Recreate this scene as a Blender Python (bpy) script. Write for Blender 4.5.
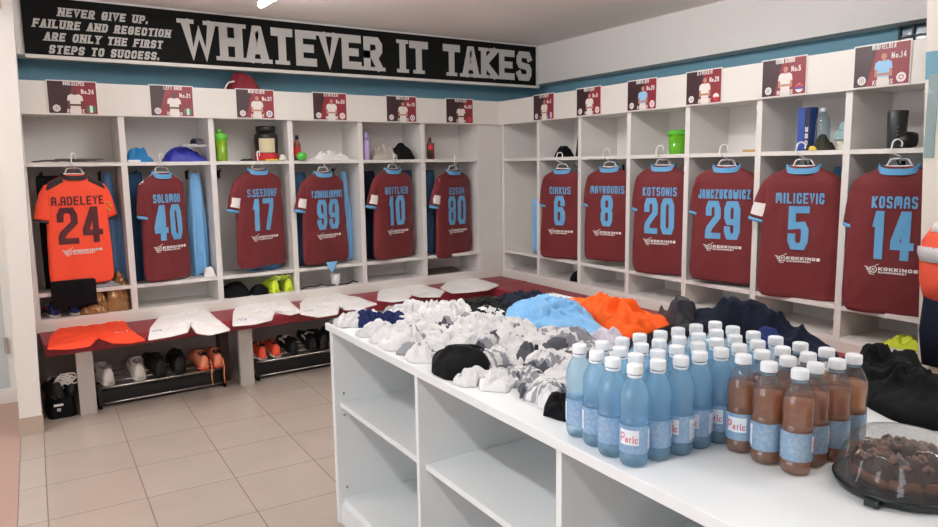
import bpy, bmesh, math, random, re
from math import sin, cos, pi, sqrt, atan2, radians
from mathutils import Vector, Matrix, noise

for o in list(bpy.data.objects):
    bpy.data.objects.remove(o)
scene = bpy.context.scene
col = scene.collection

# ------------------------------------------------------------------ camera
cam_data = bpy.data.cameras.new('camera')
cam_data.sensor_width = 36.0
cam_data.lens = 27.766
cam_data.clip_start = 0.02
cam = bpy.data.objects.new('camera', cam_data)
col.objects.link(cam)
_r = Vector((0.824159, -0.566173, -0.01453))
_u = Vector((0.088815, 0.103863, 0.990618))
_f = Vector((0.559352, 0.817717, -0.135884))
cam.matrix_world = Matrix(((_r.x, _u.x, -_f.x, -3.8942), (_r.y, _u.y, -_f.y, -5.17), (_r.z, _u.z, -_f.z, 1.462), (0, 0, 0, 1)))
scene.camera = cam

# ------------------------------------------------------------------ world, exposure
w = bpy.data.worlds.new('world')
scene.world = w
w.use_nodes = True
w.node_tree.nodes['Background'].inputs['Color'].default_value = (0.8, 0.85, 1.0, 1)
w.node_tree.nodes['Background'].inputs['Strength'].default_value = 0.3
scene.view_settings.view_transform = 'Standard'
scene.view_settings.look = 'None'
scene.view_settings.gamma = 1.0
scene.view_settings.exposure = -0.50
scene.cycles.transparent_max_bounces = 32
scene.cycles.max_bounces = 10

# large room lamps (the light of the ceiling battens built further down)
def area(name, loc, sx, sy, power, color, rotz=0.0):
    d = bpy.data.lights.new(name, 'AREA')
    d.shape = 'RECTANGLE'
    d.size = sx; d.size_y = sy
    d.energy = power; d.color = color
    o = bpy.data.objects.new(name, d)
    col.objects.link(o)
    o.location = loc
    o.rotation_euler = (0, 0, rotz)
    return o
CZL = 2.405
LAMPS = [((-2.33, -1.42, 2.47), 1.5, pi/2, 2, (1.0, 0.97, 0.94)),
         ((-1.6, -2.6, 2.47), 1.5, pi/2, 1.5, (1.0, 0.97, 0.94)),
         ((-4.15, -4.5, 2.47), 1.5, pi/2, 33, (0.95, 0.98, 1.0)),
         ((-1.6, -5.3, 2.47), 1.5, pi/2, 3, (1.0, 0.97, 0.93)),
         ((-4.9, -1.1, 2.47), 1.3, 0.0, 14, (1.0, 0.97, 0.93))]
for i, (loc, ln, rz, pw, c) in enumerate(LAMPS):
    area('lamp_light', (loc[0], loc[1], CZL), ln, 0.12, pw, c, rz)

# added shelf fill light, with an invented window (built as fill_window below)
wl = area('hall_fill_light', (-6.66, -3.6, 1.55), 1.5, 2.4, 38, (0.90, 0.96, 1.0))
wl.rotation_euler = (0, -pi/2, 0)

# ------------------------------------------------------------------ materials
def lin(c):
    return tuple(((v/255)/12.92 if v/255 <= 0.04045 else ((v/255 + 0.055)/1.055)**2.4) for v in c)
MATS = {}
def mat(name, rgb, rough=0.6, metal=0.0, bump=0.0, bscale=40.0, var=0.0, vscale=6.0, spec=0.5, alpha=1.0, trans=0.0, ior=1.45, emis=0.0, coat=0.0, sheen=0.0):
    if name in MATS: return MATS[name]
    m = bpy.data.materials.new(name)
    m.use_nodes = True
    nt = m.node_tree
    b = nt.nodes['Principled BSDF']
    c = lin(rgb) + (1,)
    b.inputs['Base Color'].default_value = c
    b.inputs['Roughness'].default_value = rough
    b.inputs['Metallic'].default_value = metal
    b.inputs['Specular IOR Level'].default_value = spec if (spec != 0.5 or rough < 0.85) else 0.18
    b.inputs['Alpha'].default_value = alpha
    b.inputs['Transmission Weight'].default_value = trans
    b.inputs['IOR'].default_value = ior
    b.inputs['Coat Weight'].default_value = coat
    b.inputs['Sheen Weight'].default_value = sheen
    if emis:
        b.inputs['Emission Color'].default_value = c
        b.inputs['Emission Strength'].default_value = emis
    tc = nt.nodes.new('ShaderNodeTexCoord')
    if var:
        n = nt.nodes.new('ShaderNodeTexNoise')
        n.inputs['Scale'].default_value = vscale
        n.inputs['Detail'].default_value = 4
        nt.links.new(tc.outputs['Object'], n.inputs['Vector'])
        mx = nt.nodes.new('ShaderNodeMix'); mx.data_type = 'RGBA'
        mx.inputs['A'].default_value = tuple(min(1, v*(1 - var)) for v in c[:3]) + (1,)
        mx.inputs['B'].default_value = tuple(min(1, v*(1 + var)) for v in c[:3]) + (1,)
        nt.links.new(n.outputs['Fac'], mx.inputs['Factor'])
        nt.links.new(mx.outputs['Result'], b.inputs['Base Color'])
    if bump:
        n2 = nt.nodes.new('ShaderNodeTexNoise')
        n2.inputs['Scale'].default_value = bscale
        n2.inputs['Detail'].default_value = 5
        if bump >= 0.4:            # creased cloth: sharp distorted ridges
            n2.noise_type = 'RIDGED_MULTIFRACTAL'; n2.normalize = True
            n2.inputs['Scale'].default_value = bscale*0.42; n2.inputs['Detail'].default_value = 3
            n2.inputs['Distortion'].default_value = 1.2
        nt.links.new(tc.outputs['Object'], n2.inputs['Vector'])
        bp = nt.nodes.new('ShaderNodeBump')
        bp.inputs['Strength'].default_value = bump
        bp.inputs['Distance'].default_value = 0.022 if bump >= 0.4 else 0.01
        nt.links.new(n2.outputs['Fac'], bp.inputs['Height'])
        nt.links.new(bp.outputs['Normal'], b.inputs['Normal'])
    MATS[name] = m
    return m

def clear_mat(name, rgb, t=0.6, rough=0.05, body=0.15, bodyrgb=None, refr=0.0, ior=1.18, spec=0.6, transl=0.0):
    """Thin clear plastic: tinted see-through, glossy, a little milky."""
    if name in MATS: return MATS[name]
    m = bpy.data.materials.new(name); m.use_nodes = True
    nt = m.node_tree
    for n in list(nt.nodes): nt.nodes.remove(n)
    out = nt.nodes.new('ShaderNodeOutputMaterial')
    tr = nt.nodes.new('ShaderNodeBsdfTransparent'); tr.inputs['Color'].default_value = lin(rgb) + (1,)
    gl = nt.nodes.new('ShaderNodeBsdfGlossy'); gl.inputs['Roughness'].default_value = rough
    df = nt.nodes.new('ShaderNodeBsdfDiffuse'); df.inputs['Color'].default_value = lin(bodyrgb or rgb) + (1,)
    lw = nt.nodes.new('ShaderNodeLayerWeight'); lw.inputs['Blend'].default_value = 0.5
    pw = nt.nodes.new('ShaderNodeMath'); pw.operation = 'POWER'; pw.inputs[1].default_value = 3.5
    nt.links.new(lw.outputs['Facing'], pw.inputs[0])
    fr = nt.nodes.new('ShaderNodeMath'); fr.operation = 'MULTIPLY_ADD'; fr.inputs[1].default_value = spec; fr.inputs[2].default_value = 0.05
    nt.links.new(pw.outputs[0], fr.inputs[0])
    if rough <= 0.1:
        tcn = nt.nodes.new('ShaderNodeTexCoord'); nn = nt.nodes.new('ShaderNodeTexNoise'); nn.inputs['Scale'].default_value = 38; nn.inputs['Detail'].default_value = 2
        bn = nt.nodes.new('ShaderNodeBump'); bn.inputs['Strength'].default_value = 0.28; bn.inputs['Distance'].default_value = 0.006
        nt.links.new(tcn.outputs['Object'], nn.inputs['Vector']); nt.links.new(nn.outputs['Fac'], bn.inputs['Height']); nt.links.new(bn.outputs['Normal'], gl.inputs['Normal'])
    m1 = nt.nodes.new('ShaderNodeMixShader'); m1.inputs[0].default_value = body
    m2 = nt.nodes.new('ShaderNodeMixShader')
    if transl:
        tl = nt.nodes.new('ShaderNodeBsdfTranslucent'); tl.inputs['Color'].default_value = lin(bodyrgb or rgb) + (1,)
        md = nt.nodes.new('ShaderNodeMixShader'); md.inputs[0].default_value = transl
        nt.links.new(df.outputs[0], md.inputs[1]); nt.links.new(tl.outputs[0], md.inputs[2])
        df = md
    if refr:
        rf = nt.nodes.new('ShaderNodeBsdfRefraction'); rf.inputs['Color'].default_value = lin(rgb) + (1,)
        rf.inputs['IOR'].default_value = ior; rf.inputs['Roughness'].default_value = 0.02
        m0 = nt.nodes.new('ShaderNodeMixShader'); m0.inputs[0].default_value = refr
        nt.links.new(tr.outputs[0], m0.inputs[1]); nt.links.new(rf.outputs[0], m0.inputs[2])
        nt.links.new(bn.outputs['Normal'], rf.inputs['Normal'])
        tr = m0
    nt.links.new(tr.outputs[0], m1.inputs[1]); nt.links.new(df.outputs[0], m1.inputs[2])
    nt.links.new(fr.outputs[0], m2.inputs[0])
    nt.links.new(m1.outputs[0], m2.inputs[1]); nt.links.new(gl.outputs[0], m2.inputs[2])
    nt.links.new(m2.outputs[0], out.inputs[0])
    MATS[name] = m
    return m

M_wall = mat('white_plaster', (222, 216, 210), 0.8, bump=0.05, bscale=60)
M_ceil = mat('ceiling_paint', (246, 241, 235), 0.85)
M_blue = mat('blue_wall_paint', (116, 160, 178), 0.75, var=0.05, vscale=3)
M_white = mat('white_melamine', (226, 222, 217), 0.35, var=0.015, vscale=3)
M_edge = mat('white_edge_band', (224, 219, 212), 0.4)
M_counter = mat('counter_white_laminate', (229, 232, 233), 0.3)
M_back = mat('locker_back_panel', (226, 222, 218), 0.5)
M_black = mat('banner_black', (18, 19, 18), 0.8, spec=0.2)
M_grey_letter = mat('banner_grey_lettering', (190, 188, 184), 0.6)
M_maroon = mat('maroon_jersey_cloth', (104, 26, 30), 0.75, bump=0.06, bscale=300, sheen=0.1)
M_sky = mat('light_blue_jersey_trim', (100, 164, 208), 0.75)
M_orange = mat('orange_jersey_cloth', (252, 84, 54), 0.75, bump=0.06, bscale=300)
M_dark = mat('charcoal_cloth', (46, 40, 42), 0.8)
M_whiteprint = mat('white_print', (235, 230, 226), 0.6)
M_hanger = mat('white_hanger_plastic', (240, 240, 240), 0.3)
M_redbench = mat('dark_red_bench_vinyl', (140, 40, 50), 0.45, bump=0.05, bscale=25)
M_grey_board = mat('grey_painted_board', (188, 180, 172), 0.6, var=0.06, vscale=5)
M_steel = mat('brushed_steel', (190, 185, 178), 0.25, metal=0.9)
M_blackcloth = mat('black_cloth', (18, 18, 21), 0.9, bump=0.5, bscale=24)
M_blackplastic = mat('black_plastic', (20, 20, 22), 0.4)
M_navycloth = mat('navy_cloth', (20, 26, 42), 0.85, bump=0.4, bscale=20)
M_navy2 = mat('bright_navy_cloth', (38, 50, 100), 0.85, bump=0.25, bscale=50)
M_whitecloth = mat('white_cotton', (236, 233, 230), 0.9, bump=0.6, bscale=26)
M_whiteshorts = mat('white_polyester', (250, 246, 243), 0.8, bump=0.4, bscale=26)
M_skycloth = mat('sky_blue_cloth', (128, 182, 226), 0.85, bump=0.5, bscale=22)
M_bluecloth = mat('steel_blue_cloth', (92, 136, 180), 0.85, bump=0.2, bscale=40)
M_tealnavy = mat('dull_blue_cloth', (48, 74, 104), 0.85, bump=0.2, bscale=40)
M_orangecloth = mat('bright_orange_cloth', (250, 98, 34), 0.85, bump=0.45, bscale=20)
M_greycloth = mat('grey_cotton', (140, 140, 146), 0.9, bump=0.3, bscale=60)
M_dkgreycloth = mat('dark_grey_cotton', (82, 83, 90), 0.9, bump=0.3, bscale=60)
M_lavender = mat('pale_lavender_cloth', (214, 208, 222), 0.9, bump=0.3, bscale=60)

# ------------------------------------------------------------------ mesh builder
class MB:
    def __init__(s):
        s.v = []; s.f = []; s.mi = []; s.cur = 0
    def add(s, vs, fs):
        n = len(s.v)
        s.v += [tuple(p) for p in vs]
        for f in fs:
            s.f.append(tuple(i + n for i in f)); s.mi.append(s.cur)
        return n
    def box(s, x0, x1, y0, y1, z0, z1):
        vs = [(x0,y0,z0),(x1,y0,z0),(x1,y1,z0),(x0,y1,z0),(x0,y0,z1),(x1,y0,z1),(x1,y1,z1),(x0,y1,z1)]
        s.add(vs, [(3,2,1,0),(4,5,6,7),(0,1,5,4),(1,2,6,5),(2,3,7,6),(3,0,4,7)])
        return s
    def loft(s, rings, cap0=True, cap1=True, mats=None):
        n = len(rings[0]); base = len(s.v)
        for r in rings: s.v += [tuple(p) for p in r]
        for i in range(len(rings) - 1):
            for j in range(n):
                k = (j + 1) % n
                s.f.append((base+i*n+j, base+i*n+k, base+(i+1)*n+k, base+(i+1)*n+j))
                s.mi.append(mats[i] if mats else s.cur)
        for flag, i in ((cap0, 0), (cap1, len(rings)-1)):
            if flag:
                c = [sum(p[a] for p in rings[i])/n for a in range(3)]
                ci = len(s.v); s.v.append(tuple(c))
                for j in range(n):
                    k = (j + 1) % n
                    s.f.append((ci, base+i*n+k, base+i*n+j) if i == 0 else (ci, base+i*n+j, base+i*n+k))
                    s.mi.append(mats[0 if i == 0 else -1] if mats else s.cur)
        return s
    def tube(s, pts, r, seg=8, closed=False):
        pts = [Vector(p) for p in pts]; n = len(pts); rings = []
        prev = None
        for i, p in enumerate(pts):
            if closed: t = pts[(i+1) % n] - pts[i-1]
            else: t = pts[min(i+1, n-1)] - pts[max(i-1, 0)]
            t.normalize()
            if prev is None:
                a = Vector((0,0,1)) if abs(t.z) < 0.9 else Vector((1,0,0))
                u = t.cross(a).normalized()
            else:
                u = (prev - t*prev.dot(t))
                u = u.normalized() if u.length > 1e-6 else t.orthogonal().normalized()
            prev = u; vv = t.cross(u)
            rr = r[i] if isinstance(r, (list, tuple)) else r
            rings.append([p + u*rr*cos(2*pi*k/seg) + vv*rr*sin(2*pi*k/seg) for k in range(seg)])
        if closed:
            rings.append(rings[0]); s.loft(rings, False, False)
        else: s.loft(rings)
        return s
    def lathe(s, prof, seg=24, cx=0, cy=0, cz=0, cap=True):
        rings = [[(cx + r*cos(2*pi*k/seg), cy + r*sin(2*pi*k/seg), cz + z) for k in range(seg)] for z, r in prof]
        s.loft(rings, cap, cap)
        return s
    def build(s, name, m, parent=None, smooth=False, bevel=0, loc=None):
        me = bpy.data.meshes.new(name)
        me.from_pydata(s.v, [], s.f)
        for mm in (m if isinstance(m, (list, tuple)) else [m]): me.materials.append(mm)
        if any(s.mi): me.polygons.foreach_set('material_index', s.mi)
        bm = bmesh.new(); bm.from_mesh(me)
        bmesh.ops.remove_doubles(bm, verts=bm.verts, dist=1e-6)
        bmesh.ops.recalc_face_normals(bm, faces=bm.faces)
        bm.to_mesh(me); bm.free()
        if smooth:
            me.polygons.foreach_set('use_smooth', [True]*len(me.polygons))
        o = bpy.data.objects.new(name, me)
        col.objects.link(o)
        if parent: o.parent = parent
        if loc: o.location = loc
        if bevel:
            b = o.modifiers.new('bevel', 'BEVEL'); b.width = bevel; b.segments = 2; b.limit_method = 'ANGLE'
        return o

_W = {'24': 'twenty-four', '40': 'forty', '17': 'seventeen', '99': 'ninety-nine', '10': 'ten', '80': 'eighty', '6': 'six', '8': 'eight', '20': 'twenty', '29': 'twenty-nine', '5': 'five', '14': 'fourteen', '21': 'twenty-one', '37': 'thirty-seven'}
def tag(o, label=None, cat=None, group=None, kind=None):
    if label: label = re.sub(r'(number |jersey |No\.)(\d+)', lambda m: ('number ' if m.group(1) == 'No.' else m.group(1)) + _W[m.group(2)], label)
    if label: o['label'] = label
    if cat: o['category'] = cat
    if group: o['group'] = group
    if kind: o['kind'] = kind
    return o
def thing(name, label, cat, loc=(0,0,0), rz=0.0, group=None):
    o = bpy.data.objects.new(name, None)
    o.empty_display_size = 0.05
    col.objects.link(o)
    o.location = loc; o.rotation_euler = (0, 0, rz)
    return tag(o, label, cat, group)
def copy_tree(o, parent=None):
    c = o.copy(); col.objects.link(c)
    if parent: c.parent = parent
    for ch in list(o.children): copy_tree(ch, c)
    return c
def struct(name, mb, m, rz=0.0, loc=(0,0,0), bevel=0):
    o = mb.build(name, m, bevel=bevel)
    o.location = loc; o.rotation_euler = (0, 0, rz)
    o['kind'] = 'structure'
    return o
def nz(x, y=0.0, z=0.0): return noise.noise(Vector((x, y, z)))

# frames: the left locker run faces -y; the right run is turned by 86.4 degrees
ANG = -0.06344109633
RZ_R = -pi/2 + ANG
def RW(t, off, z): return (t*sin(ANG) + off*cos(ANG), -t*cos(ANG) + off*sin(ANG), z)
def LW(x, off, z): return (x, off, z)
FR = {'L': (LW, 0.0), 'R': (RW, RZ_R)}

# ------------------------------------------------------------------ stroke font
G = {
'A': [[(0,0),(0,.75),(.25,1),(.75,1),(1,.75),(1,0)], [(0,.42),(1,.42)]],
'B': [[(0,0),(0,1),(.8,1),(1,.85),(1,.62),(.85,.5),(0,.5)], [(.85,.5),(1,.38),(1,.15),(.8,0),(0,0)]],
'C': [[(1,.7),(1,.85),(.85,1),(.15,1),(0,.85),(0,.15),(.15,0),(.85,0),(1,.15),(1,.3)]],
'D': [[(0,0),(0,1),(.75,1),(1,.8),(1,.2),(.75,0),(-.001,0)]],
'E': [[(1,1),(0,1),(0,0),(1,0)], [(0,.5),(.8,.5)]],
'F': [[(1,1),(0,1),(0,0)], [(0,.5),(.8,.5)]],
'G': [[(1,.72),(1,.85),(.85,1),(.15,1),(0,.85),(0,.15),(.15,0),(.85,0),(1,.15),(1,.46),(.55,.46)]],
'H': [[(0,0),(0,1)], [(1,0),(1,1)], [(0,.5),(1,.5)]],
'I': [[(.5,0),(.5,1)]],
'J': [[(1,1),(1,.15),(.85,0),(.15,0),(0,.15),(0,.3)]],
'K': [[(0,0),(0,1)], [(1,1),(.12,.5),(1,0)]],
'L': [[(0,1),(0,0),(1,0)]],
'M': [[(0,0),(0,1),(.5,.4),(1,1),(1,0)]],
'N': [[(0,0),(0,1)], [(1,0),(1,1)], [(.04,.96),(.96,.04)]],
'O': [[(.5,1),(.2,1),(0,.82),(0,.18),(.2,0),(.8,0),(1,.18),(1,.82),(.8,1),(.5,1)]],
'P': [[(0,0),(0,1),(.8,1),(1,.85),(1,.6),(.8,.45),(0,.45)]],
'Q': [[(.5,1),(.2,1),(0,.82),(0,.18),(.2,0),(.8,0),(1,.18),(1,.82),(.8,1),(.5,1)], [(.6,.3),(1,-.05)]],
'R': [[(0,0),(0,1),(.8,1),(1,.85),(1,.62),(.8,.47),(0,.47)], [(.5,.47),(1,0)]],
'S': [[(1,.86),(.88,1),(.15,1),(0,.86),(0,.66),(.12,.54),(.88,.46),(1,.34),(1,.14),(.85,0),(.12,0),(0,.14)]],
'T': [[(0,1),(1,1)], [(.5,1),(.5,0)]],
'U': [[(0,1),(0,.15),(.15,0),(.85,0),(1,.15),(1,1)]],
'V': [[(0,1),(.5,0),(1,1)]],
'W': [[(0,1),(.25,0),(.5,.75),(.75,0),(1,1)]],
'X': [[(0,0),(1,1)], [(0,1),(1,0)]],
'Y': [[(0,1),(.5,.5),(1,1)], [(.5,.5),(.5,0)]],
'Z': [[(0,1),(1,1),(0,0),(1,0)]],
'1': [[(.1,.78),(.5,1),(.55,1),(.55,0)]],
'2': [[(0,.72),(0,.85),(.18,1),(.82,1),(1,.85),(1,.6),(.12,.25),(0,.12),(0,0),(1,0)]],
'3': [[(0,.8),(.15,1),(.85,1),(1,.85),(1,.62),(.8,.5),(.3,.5)], [(.8,.5),(1,.38),(1,.15),(.85,0),(.15,0),(0,.2)]],
'4': [[(.75,0),(.75,1),(.6,1),(0,.35),(0,.25),(1.05,.25)]],
'5': [[(1,1),(0,1),(0,.55),(.8,.58),(1,.45),(1,.15),(.82,0),(.18,0),(0,.15),(0,.25)]],
'6': [[(1,.78),(1,.85),(.82,1),(.18,1),(0,.85),(0,.15),(.18,0),(.82,0),(1,.15),(1,.42),(.82,.55),(0,.55)]],
'7': [[(0,1),(1,1),(1,.8),(.4,0)]],
'8': [[(.5,1),(.18,1),(0,.87),(0,.65),(.15,.53),(.85,.53),(1,.65),(1,.87),(.82,1),(.5,1)], [(.15,.53),(0,.4),(0,.15),(.18,0),(.82,0),(1,.15),(1,.4),(.85,.53)]],
'9': [[(0,.22),(0,.15),(.18,0),(.82,0),(1,.15),(1,.85),(.82,1),(.18,1),(0,.85),(0,.58),(.18,.45),(1,.45)]],
'0': [[(.5,1),(.2,1),(0,.85),(0,.15),(.2,0),(.8,0),(1,.15),(1,.85),(.8,1),(.5,1)]],
'.': [[(.0,.0),(.0,.12)]],
'e': [[(0,.3),(1,.3),(.9,.52),(.5,.6),(.1,.5),(0,.3),(.1,.08),(.5,0),(.95,.1)]],
'r': [[(.2,0),(.2,.6)], [(.2,.4),(.5,.58),(.9,.58)]],
'i': [[(.5,0),(.5,.6)], [(.5,.78),(.5,.92)]],
'c': [[(.95,.5),(.5,.6),(.1,.5),(0,.3),(.1,.08),(.5,0),(.95,.1)]],
'o': [[(.5,.6),(.1,.5),(0,.3),(.1,.08),(.5,0),(.9,.08),(1,.3),(.9,.5),(.5,.6)]],
}
GS = dict(G)      # slab letters for the banner
G['M'] = [[(0,0),(0,.85),(.12,1),(.88,1),(1,.85),(1,0)], [(.5,1),(.5,.3)]]
G['W'] = [[(0,1),(0,.15),(.12,0),(.88,0),(1,.15),(1,1)], [(.5,0),(.5,.7)]]
GS['A'] = [[(.0,0),(.42,1),(.58,1),(1,0)], [(.22,.3),(.78,.3)]]
NARROW = {'M': 1.35, 'W': 1.4, 'N': 1.1, 'I': .45, '.': .22, '1': .62, 'i': .3, 'r': .75}

_K = [0]
def ribbon(mb, pts, wd, fn, sub=0.02):
    """flat ribbon with mitred corners; fn maps (u, v) onto the surface"""
    P = [Vector((p[0], p[1])) for p in pts]
    closed = (P[0] - P[-1]).length < 1e-5
    n = len(P); L = []; R = []
    _K[0] = (_K[0] + 1) % 14; lift = _K[0]*0.00013
    def g(u, v):
        p = Vector(fn(u, v)); a = Vector(fn(u + .0005, v)) - p; b = Vector(fn(u, v + .0005)) - p
        nn = a.cross(b)
        return p + nn.normalized()*lift if nn.length > 1e-12 else p
    for i in range(n):
        if closed: a = P[i-1] if i > 0 else P[-2]; b = P[i+1] if i < n-1 else P[1]
        else: a = P[i-1] if i > 0 else None; b = P[i+1] if i < n-1 else None
        d1 = (P[i] - a).normalized() if a is not None else (b - P[i]).normalized()
        d2 = (b - P[i]).normalized() if b is not None else d1
        n1 = Vector((-d1.y, d1.x)); n2 = Vector((-d2.y, d2.x))
        m = n1 + n2
        if m.length < 0.3: m = n1; k = 1
        else:
            m.normalize(); k = min(1/max(0.3, m.dot(n1)), 1.6)
        L.append(P[i] + m*k*wd/2); R.append(P[i] - m*k*wd/2)
    for i in range(n-1):
        ln = (P[i+1] - P[i]).length
        s = max(1, int(ln/sub))
        vs = []; fs = []
        for q in range(s+1):
            t = q/s
            l = L[i].lerp(L[i+1], t); r = R[i].lerp(R[i+1], t)
            for c in (l, (l+r)/2, r): vs.append(g(c.x, c.y))
        for q in range(s):
            for e in (0, 1):
                fs.append((q*3+e, q*3+e+1, q*3+3+e+1, q*3+3+e))
        mb.add(vs, fs)

def text(mb, s, x0, x1, y0, y1, wd, fn, gap=0.35, space=0.6, font=G, slab=False, skew=0.0, sub=0.02, wv=None):
    """fit the string into the box x0..x1, y0..y1 (outer edges)"""
    ws = [space if c == ' ' else NARROW.get(c, 1.0) for c in s]
    tot = sum(ws) + gap*(len(s)-1)
    unit = (x1 - x0)/tot
    x = x0
    for c, wq in zip(s, ws):
        cw = wq*unit
        if c != ' ':
            gx0 = x + wd/2; gw = max(cw - wd, 0.0001); gy0 = y0 + wd/2; gh = (y1 - y0) - wd
            def mp(p):
                px = gx0 + p[0]*gw; py = gy0 + p[1]*gh
                return (px, py)
            for poly in font[c]:
                q = [mp(p) for p in poly]
                cl = (Vector(q[0]) - Vector(q[-1])).length < 1e-5
                if not cl:   # square caps
                    a = Vector(q[0]); b = Vector(q[1]); d = (a-b).normalized()*wd/2; q[0] = tuple(a + d)
                    a = Vector(q[-1]); b = Vector(q[-2]); d = (a-b).normalized()*wd/2; q[-1] = tuple(a + d)
                g = fn if not skew else (lambda u, v: fn(u + skew*(v - y0), v))
                ribbon(mb, q, wd, g, sub)
                if slab:
                    for (e, pv) in ((poly[0], poly[1]), (poly[-1], poly[-2])):
                        if e[1] in (0, 1) and abs(pv[1]-e[1]) > 0.2 and not (c in 'S' ):
                            ex, ey = mp(e)
                            sy = y0 + wd*0.24 if e[1] == 0 else y1 - wd*0.24
                            ribbon(mb, [(ex - wd*0.95, sy), (ex + wd*0.95, sy)], wd*0.48, g, 1)
        x += cw + gap*unit

# ================================================================== ROOM
CZ = 2.53
E1 = -0.061; TH = -0.0611     # floor grid turn
def rot(p, a): return (p[0]*cos(a) - p[1]*sin(a), p[0]*sin(a) + p[1]*cos(a))

def tile_mat():
    m = bpy.data.materials.new('beige_floor_tiles'); m.use_nodes = True
    nt = m.node_tree; b = nt.nodes['Principled BSDF']
    tc = nt.nodes.new('ShaderNodeTexCoord')
    mp = nt.nodes.new('ShaderNodeMapping'); mp.vector_type = 'TEXTURE'
    # grid lines at u = -3.244 + .385 k, w = -1.61 - .40 k in the turned frame
    mp.inputs['Rotation'].default_value = (0, 0, TH)
    o = rot((-3.244, -1.61), TH)
    mp.inputs['Location'].default_value = (o[0], o[1], 0)
    nt.links.new(tc.outputs['Object'], mp.inputs['Vector'])
    br = nt.nodes.new('ShaderNodeTexBrick')
    br.offset = 0.0; br.squash = 1.0
    br.inputs['Scale'].default_value = 1.0
    br.inputs['Brick Width'].default_value = 0.386
    br.inputs['Row Height'].default_value = 0.40
    br.inputs['Mortar Size'].default_value = 0.0022
    br.inputs['Mortar Smooth'].default_value = 0.0
    br.inputs['Color1'].default_value = lin((181, 168, 156)) + (1,)
    br.inputs['Color2'].default_value = lin((175, 162, 150)) + (1,)
    br.inputs['Mortar'].default_value = lin((112, 96, 82)) + (1,)
    nt.links.new(mp.outputs['Vector'], br.inputs['Vector'])
    n = nt.nodes.new('ShaderNodeTexNoise'); n.inputs['Scale'].default_value = 5; n.inputs['Detail'].default_value = 6
    nt.links.new(tc.outputs['Object'], n.inputs['Vector'])
    mx = nt.nodes.new('ShaderNodeMix'); mx.data_type = 'RGBA'; mx.blend_type = 'OVERLAY'
    mx.inputs['Factor'].default_value = 0.12
    nt.links.new(br.outputs['Color'], mx.inputs['A']); nt.links.new(n.outputs['Fac'], mx.inputs['B'])
    nt.links.new(mx.outputs['Result'], b.inputs['Base Color'])
    b.inputs['Roughness'].default_value = 0.28
    bp = nt.nodes.new('ShaderNodeBump'); bp.inputs['Strength'].default_value = 0.3; bp.inputs['Distance'].default_value = 0.002
    bp.invert = True
    nt.links.new(br.outputs['Fac'], bp.inputs['Height']); nt.links.new(bp.outputs['Normal'], b.inputs['Normal'])
    return m
M_tile = tile_mat()
# floor of the changing room, with the threshold strip of the doorway on its left
def quad_slab(p, z0, z1):
    mb = MB(); mb.loft([[(x, y, z0) for x, y in p], [(x, y, z1) for x, y in p]]); return mb
fl = [rot((u, v), TH) for u, v in ((-3.74, 1.2), (1.6, 1.2), (1.6, -7.6), (-3.74, -7.6))]
struct('floor', quad_slab(fl, -0.05, 0.0), M_tile)
M_hall = mat('pinkish_hall_floor', (178, 146, 132), 0.35, var=0.04)
fh = [rot((u, v), TH) for u, v in ((-6.9, 1.6), (-3.742, 1.6), (-3.742, -7.6), (-6.9, -7.6))]
tag(quad_slab(fh, -0.05, 0.0).build('floor_hall', M_hall), kind='structure')
ce = [rot((u, v), TH) for u, v in ((-6.9, 1.6), (1.6, 1.6), (1.6, -7.6), (-6.9, -7.6))]
struct('ceiling', quad_slab(ce, CZ, CZ + 0.05), M_ceil)

# back wall (behind the left lockers), blue paint
struct('wall_back', MB().box(-3.60, 1.2, 0.32, 0.42, 0, CZ), M_blue)
# right wall (behind the right lockers)
struct('wall_right', MB().box(-0.6, 7.6, 0.66, 0.76, 0, CZ), M_blue, rz=RZ_R)
# front wall behind the camera, hall walls
def wall_uv(name, u0, u1, v0, v1, z0, z1, m):
    p = [rot((u, v), TH) for u, v in ((u0, v1), (u1, v1), (u1, v0), (u0, v0))]
    return tag(quad_slab(p, z0, z1).build(name, m), kind='structure')
wall_uv('wall_front', -6.9, 1.6, -7.6, -7.5, 0, CZ, M_wall)
wall_uv('wall_hall', -6.9, -6.8, -7.5, 1.6, 0, CZ, M_wall)
wall_uv('wall_hall_end', -6.8, -3.75, 0.62, 0.72, 0, CZ, M_wall)
# the wall on the left ends in a white pier beside the lockers, doorway towards the camera
_q = [[rot((u, v), TH) for u, v in ((-3.740+s, .5), (-3.632+s, .5), (-3.632+s, -.795), (-3.740+s, -.795))] for s in (0.0, 0.052)]
_m = MB(); _m.loft([[(x, y, 0.10) for x, y in _q[0]], [(x, y, CZ) for x, y in _q[1]]])
tag(_m.build('wall_left', M_wall), kind='structure')
M_skirt = mat('beige_skirting_tile', (176, 158, 142), 0.35)
wall_uv('baseboard_left', -3.745, -3.627, -0.801, 0.50, 0, 0.10, M_skirt)
# lintel above the doorway
wall_uv('trim_1', -3.740, -3.632, -7.5, -0.797, 2.30, CZ, M_wall)

# boxed beams under the ceiling: left one carries the banner, right one is plain
M_beam = mat('beam_paint', (226, 222, 218), 0.8)
struct('trim_2', MB().box(-3.60, 0.52, 0.10, 0.315, 2.165, CZ - 0.002), M_beam)
struct('trim_3', MB().box(-0.30, 7.4, 0.515, 0.655, 2.185, CZ - 0.002), M_beam, rz=RZ_R)

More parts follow.
